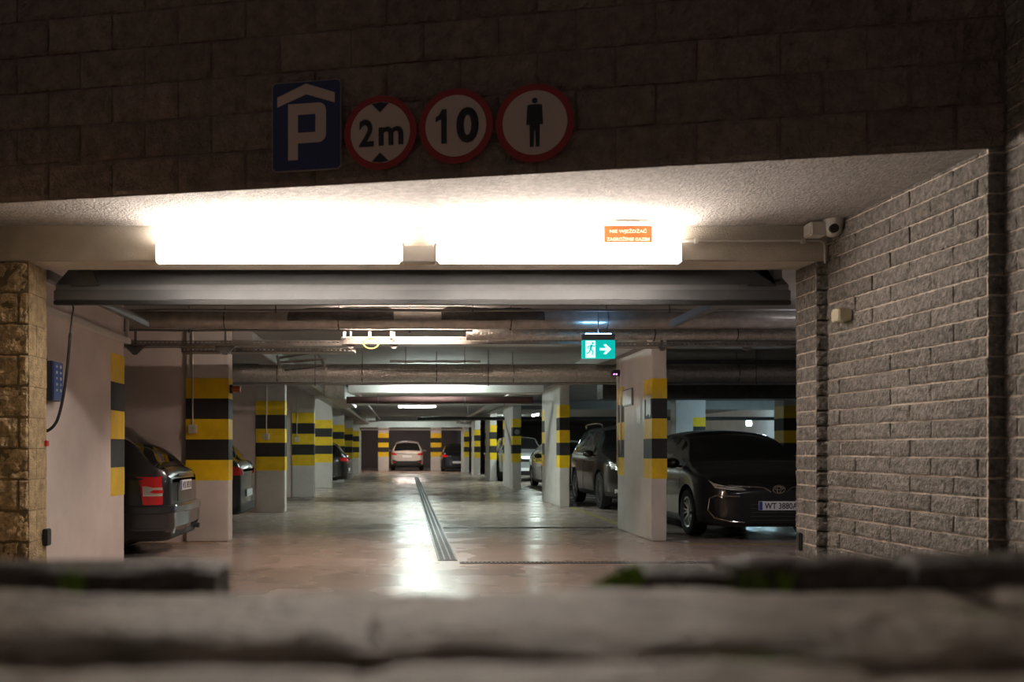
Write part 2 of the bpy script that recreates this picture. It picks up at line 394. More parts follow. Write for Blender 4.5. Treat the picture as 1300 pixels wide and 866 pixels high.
# ------------------------------------------------------------------ ramp and foreground
bm = bmesh.new()
pr = [(.86, 1.02), (5.9, .0), (5.9, -.3), (.86, -.3)]
a = [bm.verts.new((-2.65, y, z)) for y, z in pr]; b2 = [bm.verts.new((2.9, y, z)) for y, z in pr]
bm.faces.new(a); bm.faces.new(b2[::-1])
for i in range(4): bm.faces.new((a[i], b2[i], b2[(i + 1) % 4], a[(i + 1) % 4]))
struct('ramp_ground', bm, 'ramp')
bm = bmesh.new(); box(bm, -3, 3.4, -3.5, .86, .6, .985); struct('path_ground', bm, 'ramp')

def rough_slab(name, x0, x1, y0, y1, z0, z1, label, group='worn paving slabs at the top of the ramp', amp=.004, m='slab', tilt=0, rise=0):
    bm = bmesh.new(); nx = max(6, int((x1 - x0) / .022)); ny = max(4, int((y1 - y0) / .022)); sd = random.random() * 50
    nz = 3
    top = []
    def rag(t): return .010 * noise.noise(Vector((t * 13, sd, 1))) + .006 * noise.noise(Vector((t * 41, sd, 5)))
    for j in range(ny + 1):
        row = []
        for i in range(nx + 1):
            x = x0 + (x1 - x0) * i / nx; y = y0 + (y1 - y0) * j / ny
            e = min(i, nx - i, j, ny - j)
            dz = amp * (noise.noise(Vector((x * 9, y * 9, sd))) * 1.6 + noise.noise(Vector((x * 34, y * 34, sd))) * .7)
            if e == 0: dz -= .007
            if e == 1: dz -= .0015
            xx = x + (rag(y + 3) if i in (0, nx) else 0); yy = y + (rag(x) if j in (0, ny) else 0)
            row.append(bm.verts.new((xx, yy, z1 + dz + tilt * (x - x0) + rise * (y - y0))))
        top.append(row)
    for j in range(ny):
        for i in range(nx): bm.faces.new((top[j][i], top[j][i + 1], top[j + 1][i + 1], top[j + 1][i]))
    ring = top[0][:] + [top[j][-1] for j in range(1, ny + 1)] + top[-1][-2::-1] + [top[j][0] for j in range(ny - 1, 0, -1)]
    lo = [bm.verts.new((v.co.x, v.co.y, z0)) for v in ring]
    for i in range(len(ring)):
        j = (i + 1) % len(ring); bm.faces.new((ring[i], ring[j], lo[j], lo[i]))
    bm.faces.new(lo)
    o = new_obj(name, bm, m, smooth=50)
    return tag(o, label, 'paving slab', group)
ZT = 1.05
def sx(px, Z): return (px - VX) / F * Z
# far row (edge seen at y 745), middle row and near row
rough_slab('paving_slab', sx(-140, .8), sx(484, .8), .585, .828, .985, ZT, 'long worn slab at the crest, lower left, ending at the small notch')
rough_slab('paving_slab', sx(489, .8), sx(1222, .8), .583, .828, .985, ZT + .001, 'long worn slab at the crest, centre, starting at the small notch', tilt=.001)
rough_slab('paving_slab', sx(1232, .8), sx(1480, .8), .585, .826, .985, ZT + .0015, 'worn slab at the crest, at the right picture edge')
rough_slab('paving_slab', sx(-240, .5), sx(452, .55), .30, .555, .985, ZT - .003, 'blurred slab nearest the camera, lower left corner')
rough_slab('paving_slab', sx(460, .55), sx(1085, .55), .30, .560, .985, ZT - .001, 'blurred slab nearest the camera, bottom centre')
rough_slab('paving_slab', sx(1105, .55), sx(1650, .55), .30, .548, .985, ZT - .006, 'blurred dark slab nearest the camera, lower right corner', m='slab')
# raised kerb blocks beyond the slabs
G2 = 'raised kerb stones at the crest'
rough_slab('kerb_stone', sx(-150, .87), sx(283, .87), .845, .93, 1.0, 1.066, 'dark raised kerb stone in front of the striped wall, lower left', G2, amp=.0015, m='kerb')
rough_slab('kerb_stone', sx(796, .87), sx(925, .87), .845, .92, 1.0, 1.066, 'small mossy kerb stone, first on the right of the gap', G2, amp=.0015, m='kerb')
rough_slab('kerb_stone', sx(928, .87), sx(1142, .87), .85, .92, 1.0, 1.071, 'kerb stone with light chipped top below the brick pilaster', G2, amp=.0015, m='kerb')
rough_slab('kerb_stone', sx(1147, .87), sx(1480, .87), .845, .93, 1.0, 1.073, 'dark kerb stone at lower right below the brick wall', G2, amp=.001, m='kerb')
for o in COL.objects:
    if o.name.startswith('kerb_stone'): o['category'] = 'kerb stone'
def moss(name, px, Z, z, w, label, n=90, hgt=.010, ramp=False):
    bm = bmesh.new(); c = Vector((sx(px, Z), Z, z))
    for i in range(n):
        p = c + Vector((random.gauss(0, w * .4), random.gauss(0, .006), 0))
        hh = hgt * random.uniform(.4, 1.1)
        if ramp: q_ = random.random() ** .6; p.x = c.x - w + 2 * w * q_; hh = hgt * (q_ * .85 + .15) * random.uniform(.6, 1)
        hh = hh; an = random.uniform(0, PI); w2 = random.uniform(.0008, .0018)
        d = Vector((math.cos(an), math.sin(an), 0)) * w2; lean = Vector((random.gauss(0, .25), random.gauss(0, .25), 0)) * hh
        v = [bm.verts.new(q) for q in (p - d, p + d, p + d * .6 + lean * .5 + Vector((0, 0, hh * .6)), p + lean + Vector((0, 0, hh)), p - d * .6 + lean * .5 + Vector((0, 0, hh * .6)))]
        bm.faces.new(v)
    return tag(new_obj(name, bm, 'moss'), label, 'moss', kind='stuff')
moss('moss', 95, .836, 1.045, .012, 'green moss on the left kerb stone joint', 60, .024)
moss('moss', 780, .836, 1.048, .022, 'bright green moss at the left tip of the right kerb stones', 700, .024, ramp=True)
moss('moss', 945, .845, 1.045, .030, 'thin moss and grass between kerb stones at right', 60, .022)
moss('moss', 998, .838, 1.045, .006, 'small bright green blade tuft at the light chipped kerb stone', 40, .020)
moss('moss', 960, .575, 1.035, .05, 'dark moss in the slab joint, bottom right of centre', 120, .012)
moss('moss', 1235, .70, 1.04, .02, 'moss in the joint by the right slab', 160, .012)

# ------------------------------------------------------------------ car generator
def lerpc(tab, x):
    if x <= tab[0][0]: return tab[0][1]
    for (a, va), (b_, vb) in zip(tab, tab[1:]):
        if x <= b_:
            t = (x - a) / (b_ - a); t = t * t * (3 - 2 * t) * .5 + t * .5
            return va + (vb - va) * t
    return tab[-1][1]
TYPES = {
 # x from rear (-) to front (+); top line, belt line, lengths
 'sedan': dict(L=4.63, W=1.78, H=1.435, axf=1.36, axr=-1.34, wr=.318,
   top=[(-2.31, .93), (-2.2, 1.05), (-1.72, 1.11), (-1.25, 1.30), (-.75, 1.44), (-.15, 1.475), (.35, 1.45), (.60, 1.40), (1.28, 1.02), (1.45, .965), (1.9, .86), (2.2, .76), (2.31, .68)],
   belt=[(-2.31, .88), (-1.7, .99), (-.5, .955), (.6, .93), (1.3, .93), (1.9, .82), (2.31, .64)],
   ws=(.60, 1.28), rw=(-1.72, -.98), sg=(-1.35, 1.10), bp=(-.28, -.20), hip=.86),
 'estate': dict(L=4.22, W=1.66, H=1.45, axf=1.25, axr=-1.21, wr=.30,
   top=[(-2.11, .90), (-2.06, .97), (-1.96, 1.01), (-1.66, 1.32), (-1.42, 1.45), (-.8, 1.48), (.0, 1.48), (.45, 1.41), (1.12, 1.00), (1.3, .95), (1.8, .86), (2.11, .70)],
   belt=[(-2.11, .88), (-1.9, .96), (-.5, .93), (.6, .90), (1.2, .90), (1.8, .82), (2.11, .66)],
   ws=(.45, 1.12), rw=(-2.02, -1.50), sg=(-1.62, .95), bp=(-.35, -.26), hip=.86),
 'suv': dict(L=4.45, W=1.84, H=1.68, axf=1.30, axr=-1.33, wr=.365,
   top=[(-2.22, 1.02), (-2.17, 1.10), (-2.05, 1.15), (-1.80, 1.52), (-1.60, 1.62), (-.8, 1.68), (.0, 1.68), (.45, 1.62), (1.08, 1.20), (1.25, 1.14), (1.8, 1.06), (2.1, .97), (2.22, .86)],
   belt=[(-2.22, 1.0), (-1.9, 1.10), (-.5, 1.07), (.6, 1.04), (1.15, 1.05), (1.8, 1.0), (2.22, .82)],
   ws=(.45, 1.08), rw=(-2.10, -1.72), sg=(-1.75, .92), bp=(-.33, -.24), hip=.88),
 'hatch': dict(L=4.05, W=1.72, H=1.50, axf=1.22, axr=-1.20, wr=.30,
   top=[(-2.02, .92), (-1.97, 1.0), (-1.90, 1.04), (-1.62, 1.36), (-1.4, 1.45), (-.7, 1.50), (.0, 1.49), (.42, 1.44), (1.10, 1.05), (1.3, .99), (1.7, .90), (2.02, .74)],
   belt=[(-2.02, .90), (-1.8, .99), (-.5, .95), (.6, .93), (1.2, .94), (1.7, .86), (2.02, .70)],
   ws=(.42, 1.10), rw=(-1.95, -1.55), sg=(-1.55, .95), bp=(-.33, -.25), hip=.86)}

def car_shell(T):
    L, W = T['L'], T['W'] / 2
    xs = set()
    n = 64
    for i in range(n + 1): xs.add(round(-L / 2 + L * i / n, 4))
    for d in (.0, .008, .02, .04, .07, .11, .16, .22, .30): xs.add(round(-L / 2 + d, 4)); xs.add(round(L / 2 - d, 4))
    for k in ('ws', 'rw', 'sg', 'bp'):
        for q in T[k]: xs.add(round(q, 4))
    xs = sorted(xs)
    # drop near duplicates that are not key stations
    keys = set(round(q, 4) for k in ('ws', 'rw', 'sg', 'bp') for q in T[k]); out = []
    for x in xs:
        if out and x - out[-1] < .006:
            if x in keys: out[-1] = x
            continue
        out.append(x)
    xs = out
    def rnd(d, R):
        if d >= R: return 0
        t = (R - d) / R; return R * (1 - math.sqrt(max(0, 1 - t * t)))
    rings = []
    for x in xs:
        d = L / 2 - abs(x)
        hw = W - .72 * rnd(d, .62 if x > 0 else .5) * .62
        hw -= .02 * max(0, (abs(x) - 1.2)) 
        zt = lerpc(T['top'], x); zbelt = min(lerpc(T['belt'], x), zt - .02)
        g = max(0.0, min(1.0, (zt - zbelt - .05) / .42))
        zt -= .5 * rnd(d, .09); zbelt -= .4 * rnd(d, .08)
        zb = (.15 if T['H'] < 1.6 else .22) + .5 * rnd(d, .10) + (.03 if abs(x) > 1.7 else 0)
        zm = .52; zsh = zbelt - .10
        er = hw * (.925 - .235 * g) ; ze = zt - .035 - .03 * g
        bx = hw * (.945 + .01 * g)
        if g < .02: ze = zt - .045
        pts = [(0, zb), (hw * .5, zb), (hw * .86, zb), (hw * .955, zb + .035), (hw * .985, zb + .12), (hw * .99, (zb + .12 + zm) / 2),
               (hw, zm), (hw * 1.0, (zm + zsh) / 2 + .01), (hw * .992, zsh), (hw * .975, zbelt - .035), (bx, zbelt)]
        # greenhouse side
        for t in (.06, .35, .65, .90, 1.0):
            zz = zbelt + (ze - zbelt) * t; yy = bx + (er - bx) * (t ** 1.25)
            pts.append((yy, zz))
        for t in (.93, .75, .5, .25, 0):
            zz = ze + (zt - ze) * (1 - t ** 2.2); pts.append((er * t, zz))
        rings.append(pts)
    bm = bmesh.new(); NR = len(rings[0]); G = []
    for x, pts in zip(xs, rings):
        row = [bm.verts.new((x, y, z)) for y, z in pts]
        rowm = [row[0] if i == 0 or i == NR - 1 else None for i in range(NR)]
        rowm = [row[i] if (i == 0 or i == NR - 1) else bm.verts.new((x, -pts[i][0], pts[i][1])) for i in range(NR)]
        G.append((row, rowm))
    # slots: 0 paint 1 windscreen 2 rear window 3 side glass L 4 side glass R 5 trim 6 liner
    ws, rw, sg, bp = T['ws'], T['rw'], T['sg'], T['bp']
    for s in range(len(xs) - 1):
        xm = (xs[s] + xs[s + 1]) / 2
        for side in (0, 1):
            a, b_ = G[s][side], G[s + 1][side]
            for k in range(NR - 1):
                q = (a[k], a[k + 1], b_[k + 1], b_[k])
                f = bm.faces.new(q if side == 0 else q[::-1])
                mi = 0
                if k >= 16 and ws[0] < xm < ws[1]: mi = 1
                elif k >= 16 and rw[0] < xm < rw[1]: mi = 2
                elif 11 <= k <= 13 and sg[0] < xm < sg[1]:
                    mi = 5 if bp[0] < xm < bp[1] else (3 if side == 0 else 4)
                elif k < 4: mi = 5
                f.material_index = mi
    for e in (0, -1):
        a, b_ = G[e]
        lo = a[:]; hi = b_[1:-1][::-1]
        for k in range(NR - 1):
            try:
                if k == 0: f = bm.faces.new((a[0], a[1], b_[1]))
                elif k == NR - 2: f = bm.faces.new((a[k], a[k + 1], b_[k]))
                else: f = bm.faces.new((a[k], a[k + 1], b_[k + 1], b_[k]))
                f.material_index = 0 if k > 3 else 5
            except ValueError: pass
    bmesh.ops.recalc_face_normals(bm, faces=bm.faces)
    me = bpy.data.meshes.new('shell'); bm.to_mesh(me); bm.free()
    slots = ['trim'] * 7
    for _ in range(7): me.materials.append(None)
    o = bpy.data.objects.new('shell', me); COL.objects.link(o)
    cb = bmesh.new()
    for ax in (T['axf'], T['axr']):
        for sgn in (1, -1):
            cyl(cb, (ax, sgn * (W - .05), T['wr'] + .01), T['wr'] + .055, .36, 'y', 40)
    cm = bpy.data.meshes.new('cut'); cb.to_mesh(cm); cb.free()
    for _ in range(7): cm.materials.append(None)
    for p in cm.polygons: p.material_index = 6
    co = bpy.data.objects.new('cut', cm); COL.objects.link(co)
    md = o.modifiers.new('b', 'BOOLEAN'); md.object = co; md.operation = 'DIFFERENCE'; md.solver = 'EXACT'
    dg = bpy.context.evaluated_depsgraph_get(); dg.update()
    me2 = bpy.data.meshes.new_from_object(o.evaluated_get(dg))
    bpy.data.objects.remove(o); bpy.data.objects.remove(co)
    return me2
SHELLS = {}
def get_shell(kind):
    if kind not in SHELLS:
        me = car_shell(TYPES[kind]); bm = bmesh.new(); bm.from_mesh(me)
        bvh = BVHTree.FromBMesh(bm); bm.free(); SHELLS[kind] = (me, bvh)
    return SHELLS[kind]
def split(me, idx):
    bm = bmesh.new(); bm.from_mesh(me)
    bmesh.ops.delete(bm, geom=[f for f in bm.faces if f.material_index not in idx], context='FACES')
    return bm
def patch(bvh, outline, axis, sgn, off=.004, thick=.012, cuts=3):
    """outline (a,z) projected on the body: axis 'x' → a=y seen from front (sgn 1)/rear (-1); axis 'y' → a=x seen from the side"""
    bm = bmesh.new()
    vs = [bm.verts.new((a, z, 0)) for a, z in outline]
    f = bm.faces.new(vs)
    bmesh.ops.triangulate(bm, faces=[f])
    bmesh.ops.subdivide_edges(bm, edges=list(bm.edges), cuts=cuts, use_grid_fill=True)
    for v in bm.verts:
        a, z = v.co.x, v.co.y
        if axis == 'x':
            h = bvh.ray_cast(Vector((sgn * 4, a, z)), Vector((-sgn, 0, 0)))
            x = h[0].x if h[0] else sgn * 2.0
            v.co = Vector((x + sgn * off, a, z))
        else:
            h = bvh.ray_cast(Vector((a, sgn * 3, z)), Vector((0, -sgn, 0)))
            y = h[0].y if h[0] else sgn * .8
            v.co = Vector((a, y + sgn * off, z))
    g = bmesh.ops.extrude_face_region(bm, geom=list(bm.faces))
    dv = Vector((-sgn * thick, 0, 0)) if axis == 'x' else Vector((0, -sgn * thick, 0))
    for v in [q for q in g['geom'] if isinstance(q, bmesh.types.BMVert)]: v.co += dv
    return bm
def strip(bvh, pts, w, axis, sgn, off=.004):
    """a bent strip following a polyline (a,z)"""
    bm = bmesh.new(); P2 = []
    for a, z in pts:
        if axis == 'x':
            h = bvh.ray_cast(Vector((sgn * 4, a, z)), Vector((-sgn, 0, 0))); x = h[0].x if h[0] else sgn * 2
            P2.append(Vector((x + sgn * off, a, z)))
        else:
            h = bvh.ray_cast(Vector((a, sgn * 3, z)), Vector((0, -sgn, 0))); y = h[0].y if h[0] else sgn * .8
            P2.append(Vector((a, y + sgn * off, z)))
    tube(bm, P2, w / 2, 6); return bm
def dens(pts, n=6):
    out = []
    for (a, b_), (c, d) in zip(pts, pts[1:]):
        for i in range(n): out.append((a + (c - a) * i / n, b_ + (d - b_) * i / n))
    out.append(pts[-1]); return out
def wheel(par, T, x, sgn, rim='rim', spokes=7):
    W = T['W'] / 2; R = T['wr']; y = sgn * (W - .115)
    bm = bmesh.new(); seg = 40; prof = [(.60, -.095), (.80, -.105), (.95, -.10), (1.0, -.075), (1.0, .075), (.95, .10), (.80, .105), (.66, .098), (.64, .05)]
    rg = []
    for r, d in prof:
        rg.append([bm.verts.new((R * r * math.cos(2 * PI * k / seg), d * sgn, R * r * math.sin(2 * PI * k / seg))) for k in range(seg)])
    for i in range(len(rg) - 1):
        for k in range(seg): bm.faces.new((rg[i][k], rg[i][(k + 1) % seg], rg[i + 1][(k + 1) % seg], rg[i + 1][k]))
    bm.faces.new(rg[0])
    w = new_obj('wheel', bm, 'tyre', par, (x, y, R), smooth=40)
    bm = bmesh.new()
    for k in range(spokes):
        a = 2 * PI * k / spokes
        m4 = Matrix.Rotation(-a, 4, 'Y')
        for s2 in (-1, 1):
            vs = [(.10, s2 * .015), (.62 * 1, s2 * .05 + .012), (.62, s2 * .05 - .012), (.10, s2 * .015 - .02)]
            vv = [bm.verts.new(m4 @ Vector((r * R, sgn * (.075 if i in (0, 3) else .088), q))) for i, (r, q) in enumerate([(v[0], v[1]) for v in vs])]
            f = bm.faces.new(vv)
            g = bmesh.ops.extrude_face_region(bm, geom=[f])
            for v in [q for q in g['geom'] if isinstance(q, bmesh.types.BMVert)]: v.co.y -= sgn * .02
    cyl(bm, (0, sgn * .07, 0), R * .17, .03, 'y', 20)
    # rim ring
    rr = []
    for r, d in ((.665, .098), (.60, .090), (.60, .06), (.665, .06)):
        rr.append([bm.verts.new((R * r * math.cos(2 * PI * k / 36), sgn * d, R * r * math.sin(2 * PI * k / 36))) for k in range(36)])
    for i in range(4):
        for k in range(36): bm.faces.new((rr[i][k], rr[i][(k + 1) % 36], rr[(i + 1) % 4][(k + 1) % 36], rr[(i + 1) % 4][k]))
    new_obj('rim', bm, rim, w)
    return w
def mirror(par, T, m, sgn):
    x = T['ws'][1] - .26; W = T['W'] / 2; z = lerpc(T['belt'], x) + .05
    bm = bmesh.new()
    bmesh.ops.create_uvsphere(bm, u_segments=16, v_segments=10, radius=1)
    for v in bm.verts: v.co = Vector((x + v.co.x * .085 + (.02 if v.co.x > 0 else 0), sgn * (W + .10) + v.co.y * .115, z + v.co.z * .075))
    a = new_obj('mirror', bm, m, par, smooth=60)
    bm = bmesh.new(); tube(bm, [(x, sgn * (W - .06), z - .05), (x, sgn * (W + .05), z - .03)], .02, 8); new_obj('mirror_arm', bm, 'trim', a)
def sym(o): return [(-a, b_) for a, b_ in o][::-1]
def car(kind, m, loc, rz, label, cat='car', detail=2, rim='rim', front=True, rear=True, plate_f=None, plate_r=None, rails=False, side=1):
    T = TYPES[kind]; me, bvh = get_shell(kind); W = T['W'] / 2; L2 = T['L'] / 2
    par = thing(kind + '_car' if kind != 'suv' else 'offroad_car', loc, label, cat, None, rz)
    new_obj('body', split(me, (0,)), m, par, smooth=35)
    new_obj('lower_trim', split(me, (5, 6)), 'trim', par, smooth=35)
    new_obj('windscreen', split(me, (1,)), 'glass', par, smooth=35)
    new_obj('rear_window', split(me, (2,)), 'glass', par, smooth=35)
    new_obj('side_window', split(me, (3,)), 'glass', par, smooth=35)
    new_obj('side_window', split(me, (4,)), 'glass', par, smooth=35)
    for ax in (T['axf'], T['axr']):
        for s in (1, -1): wheel(par, T, ax, s, rim)
    for s in (1, -1): mirror(par, T, m, s)
    hz = lerpc(T['belt'], L2 - .25)
    # door seams and handles on both sides
    bz = lerpc(T['belt'], 0)
    for s in (1, -1):
        for xx in (T['ws'][1] - .22, (T['bp'][0] + T['bp'][1]) / 2, T['sg'][0] + .42):
            bm = strip(bvh, dens([(xx, .34), (xx, bz - .06)], 8), .007, 'y', s, .0005); new_obj('door_seam', bm, 'trim', par)
        for xx in (T['bp'][0] + .08 + .0, T['sg'][0] + .50):
            y0 = bvh.ray_cast(Vector((xx, s * 3, bz - .13)), Vector((0, -s, 0)))[0].y
            bm = bmesh.new(); box(bm, xx - .02, xx + .15, y0 - .012, y0 + .012 + .0, bz - .145, bz - .115, bev=.005)
            o = new_obj('door_handle', bm, m, par)
            o.location.y = s * .015
        if kind in ('sedan', 'suv'):
            a0, a1 = T['sg'][0] - .02, T['sg'][1] + .02
            pts = [(a0 + (a1 - a0) * i / 20, lerpc(T['belt'], a0 + (a1 - a0) * i / 20) - .012) for i in range(21)]
            new_obj('belt_moulding', strip(bvh, pts, .014, 'y', s, .004), 'chrome', par)
    if rails:
        for s in (1, -1):
            bm = bmesh.new()
            pts = smooth_pts([(-1.45, s * W * .68, T['H'] - .03), (-1.30, s * W * .70, T['H'] + .03), (-.4, s * W * .71, T['H'] + .055), (.30, s * W * .70, T['H'] + .02), (.45, s * W * .68, T['H'] - .06)], 6)
            tube(bm, pts, .016, 8); new_obj('roof_rail', bm, 'chrome', par, smooth=40)
    def mk(name, outline, axis, sgn, mm, off=.004, thick=.012, parent=par):
        return new_obj(name, patch(bvh, outline, axis, sgn, off, thick), mm, parent, smooth=35)
    if front:
        z = hz
        if kind == 'sedan':
            for s in (1, -1):
                ol = [(s * .80, .775), (s * .76, .735), (s * .66, .705), (s * .44, .675), (s * .40, .655), (s * .44, .650), (s * .60, .655), (s * .76, .675)]
                hl = mk('headlamp', ol, 'x', 1, 'lamp_clear', .004)
                new_obj('lamp_strip', strip(bvh, dens([(s * .74, .70), (s * .62, .678), (s * .46, .662)], 5), .014, 'x', 1, .012), 'chrome', hl)
                fo = [(s * .78, .54), (s * .74, .60), (s * .45, .60), (s * .42, .30), (s * .70, .30), (s * .76, .36)]
                mk('lower_intake', fo, 'x', 1, 'trim', .003)
                new_obj('chrome_surround', strip(bvh, dens([(s * .50, .575), (s * .76, .58), (s * .81, .54), (s * .815, .38), (s * .77, .29), (s * .62, .255), (s * .44, .245)], 6), .018, 'x', 1, .010), 'chrome', par)
                mk('fog_panel', [(s * .68, .54), (s * .55, .54), (s * .50, .36), (s * .62, .34), (s * .68, .38)], 'x', 1, 'p_brown', .012)
            mk('grille', [(-.45, .60), (-.42, .30), (-.34, .235), (.34, .235), (.42, .30), (.45, .60), (.16, .62), (-.16, .62)], 'x', 1, 'trim', .004)
            new_obj('bonnet_trim', strip(bvh, dens([(-.62, .715), (-.40, .700), (-.19, .690), (-.13, .655), (-.10, .63)], 5), .013, 'x', 1, .006), 'chrome', par)
            new_obj('bonnet_trim', strip(bvh, dens([(.62, .715), (.40, .700), (.19, .690), (.13, .655), (.10, .63)], 5), .013, 'x', 1, .006), 'chrome', par)
            bd = bmesh.new()
            x0 = bvh.ray_cast(Vector((4, 0, .66)), Vector((-1, 0, 0)))[0].x + .02
            for (rx, rz_) in ((.075, .052), (.026, .050), (.055, .020)):
                pts = [Vector((x0, math.cos(t) * rx, .665 + (.014 if rx == .055 else 0) + math.sin(t) * rz_)) for t in [2 * PI * k / 28 for k in range(29)]]
                tube(bd, pts, .0055, 6)
            new_obj('badge', bd, 'chrome', par, smooth=40)
            for k in range(5):
                new_obj('grille_bar', strip(bvh, [(-.36 + .72 * i / 12, .27 + k * .05) for i in range(13)], .007, 'x', 1, .008), 'steel_dk', par)
        else:
            for s in (1, -1):
                ol = [(s * (W - .08), z - .02), (s * (W - .10), z - .13), (s * (W - .42), z - .17), (s * (W - .45), z - .10), (s * (W - .25), z - .03)]
                mk('headlamp', ol, 'x', 1, 'lamp_clear')
                mk('fog_lamp', [(s * (W - .15), .42), (s * (W - .15), .34), (s * (W - .38), .34), (s * (W - .34), .42)], 'x', 1, 'lamp_clear')
            mk('grille', [(-.40, z - .09), (-.36, z - .20), (.36, z - .20), (.40, z - .09)], 'x', 1, 'trim')
            mk('lower_intake', [(-.5, .42), (-.56, .27), (.56, .27), (.5, .42)], 'x', 1, 'trim')
    if rear:
        z = lerpc(T['belt'], -L2 + .1)
        for s in (1, -1):
            if kind == 'estate':
                ol = [(s * (W - .035), z - .04), (s * (W - .04), z - .34), (s * (W - .12), z - .34), (s * (W - .12), z - .10), (s * (W - .09), z - .04)]
                tl = mk('tail_lamp', ol, 'x', -1, 'lamp_red', .010)
                sd = [(-L2 + .08, z - .34), (-L2 + .255, z - .34), (-L2 + .285, z - .15), (-L2 + .24, z - .07), (-L2 + .08, z - .03)]
                t2 = new_obj('tail_lamp', patch(bvh, sd, 'y', s, .012, .02), 'lamp_red', par, smooth=35)
                new_obj('lamp_band', patch(bvh, [(-L2 + .07, z - .245), (-L2 + .255, z - .245), (-L2 + .262, z - .14), (-L2 + .22, z - .14), (-L2 + .16, z - .155), (-L2 + .07, z - .155)], 'y', s, .016, .01), 'lamp_clear', t2)
                new_obj('lamp_bar', patch(bvh, [(-L2 + .06, z - .215), (-L2 + .15, z - .215), (-L2 + .19, z - .20), (-L2 + .15, z - .180), (-L2 + .06, z - .180)], 'y', s, .021, .01), 'lamp_red', t2)
            else:
                ol = [(s * (W - .05), z - .02), (s * (W - .06), z - .16), (s * (W - .36), z - .15), (s * (W - .33), z - .06)]
                mk('tail_lamp', ol, 'x', -1, 'lamp_red', .008)
                sd = [(-L2 + .05, z - .16), (-L2 + .22, z - .13), (-L2 + .26, z - .05), (-L2 + .05, z - .02)]
                new_obj('tail_lamp', patch(bvh, sd, 'y', s, .008, .02), 'lamp_red', par, smooth=35)
        if kind == 'suv':
            mk('bumper_cladding', [(-W + .10, .62), (-W + .10, .26), (W - .10, .26), (W - .10, .62), (.5, .55), (-.5, .55)], 'x', -1, 'trim', .010)
            for s in (1, -1): mk('reflector', [(s * .62, .50), (s * .62, .46), (s * .78, .46), (s * .78, .50)], 'x', -1, 'lamp_red', .016)
        if kind == 'estate':
            # bumper, protruding past the tailgate, and tailgate recess
            bm = bmesh.new(); pts = []
            secs = []
            for i in range(25):
                y = -W + .035 + (2 * W - .07) * i / 24; e = 1 - abs(y) / (W - .03)
                xo = -L2 - .085 + .20 * max(0, 1 - e * 6) ** 2 + .06 * (1 - math.cos(min(1, abs(y) / W) * PI / 2))
                secs.append((xo, y))
            secs = [(-L2 + .62, -W + .0)] + [(-L2 + .32, -W - .004)] + secs + [(-L2 + .32, W + .004)] + [(-L2 + .62, W - .0)]
            prof = [(.10, .575), (.02, .575), (0, .555), (.0, .49), (.02, .475), (.03, .33), (.09, .26), (.2, .25)]
            rg = []
            for (x, y) in secs:
                d = Vector((x, y, 0)); inn = Vector((1, 0, 0)) if abs(y) < W - .25 else Vector((.45, -math.copysign(.9, y), 0)) if x < -L2 + .3 else Vector((0, -math.copysign(1, y), 0))
                rg.append([bm.verts.new(d + inn.normalized() * p[0] + Vector((0, 0, p[1]))) for p in prof])
            for i in range(len(rg) - 1):
                for k in range(len(prof) - 1): bm.faces.new((rg[i][k], rg[i][k + 1], rg[i + 1][k + 1], rg[i + 1][k]))
            new_obj('bumper', bm, m, par, smooth=35)
            mk('plate_recess', [(-.33, .79), (-.33, .60), (.33, .60), (.33, .79)], 'x', -1, 'p_black', .006)
            bm = bmesh.new(); box(bm, -L2 - .018, -L2 + .0, -.36, .36, .875, .905, bev=.01); new_obj('tailgate_handle', bm, m, par)
            bm = bmesh.new(); tube(bm, [(-L2 + .02, -.50, .27), (-L2 - .06, -.50, .265)], .03, 14); new_obj('exhaust_pipe', bm, 'steel_dk', par, smooth=40)
    for (txt, sgn, zz, yy) in ((plate_f, 1, None, 0), (plate_r, -1, None, 0)):
        if txt is None: continue
        zz = {'sedan': .50, 'estate': .77, 'suv': .80, 'hatch': .50}[kind]
        if sgn == 1: zz = .455
        hit = [bvh.ray_cast(Vector((sgn * 4, q, zz + dz)), Vector((-sgn, 0, 0)))[0] for q in (-.2, 0, .2) for dz in (-.05, .05)]
        x0 = max((h_.x * sgn) for h_ in hit if h_) + .022; x0 *= sgn
        pl = bmesh.new(); box(pl, min(x0, x0 - sgn * .015), max(x0, x0 - sgn * .015), -.26, .26, zz - .057, zz + .057, bev=.003)
        po = new_obj('number_plate', pl, 'plate', par)
        if txt:
            bl = bmesh.new(); yb = (.26 - .045 if sgn < 0 else -.26)
            # text runs right to left in +y for the front view
            if sgn == 1: y0, y1 = -.258, -.215
            else: y0, y1 = .215, .258
            box(bl, min(x0, x0 + sgn * .001), max(x0, x0 + sgn * .001), y0, y1, zz - .054, zz + .054)
            new_obj('country_band', bl, 'plate_blue', po)
            t = text_mesh('plate_lettering', txt, .42, .078, 'plate_ink', po, (x0 + sgn * .0015, .022 * sgn, zz), .012, .001,
                          (PI / 2, 0, PI / 2 if sgn == 1 else -PI / 2))
    return par

# near saloon on the right: faces the camera (front towards -Y)
car('sedan', 'p_black', (4.72, 12.05 + 2.315, 0), -PI / 2 + .015, 'black saloon facing out behind the large striped pillar, beside grey brick pilaster', rear=False, plate_f='WT 3880A', rim='rim')
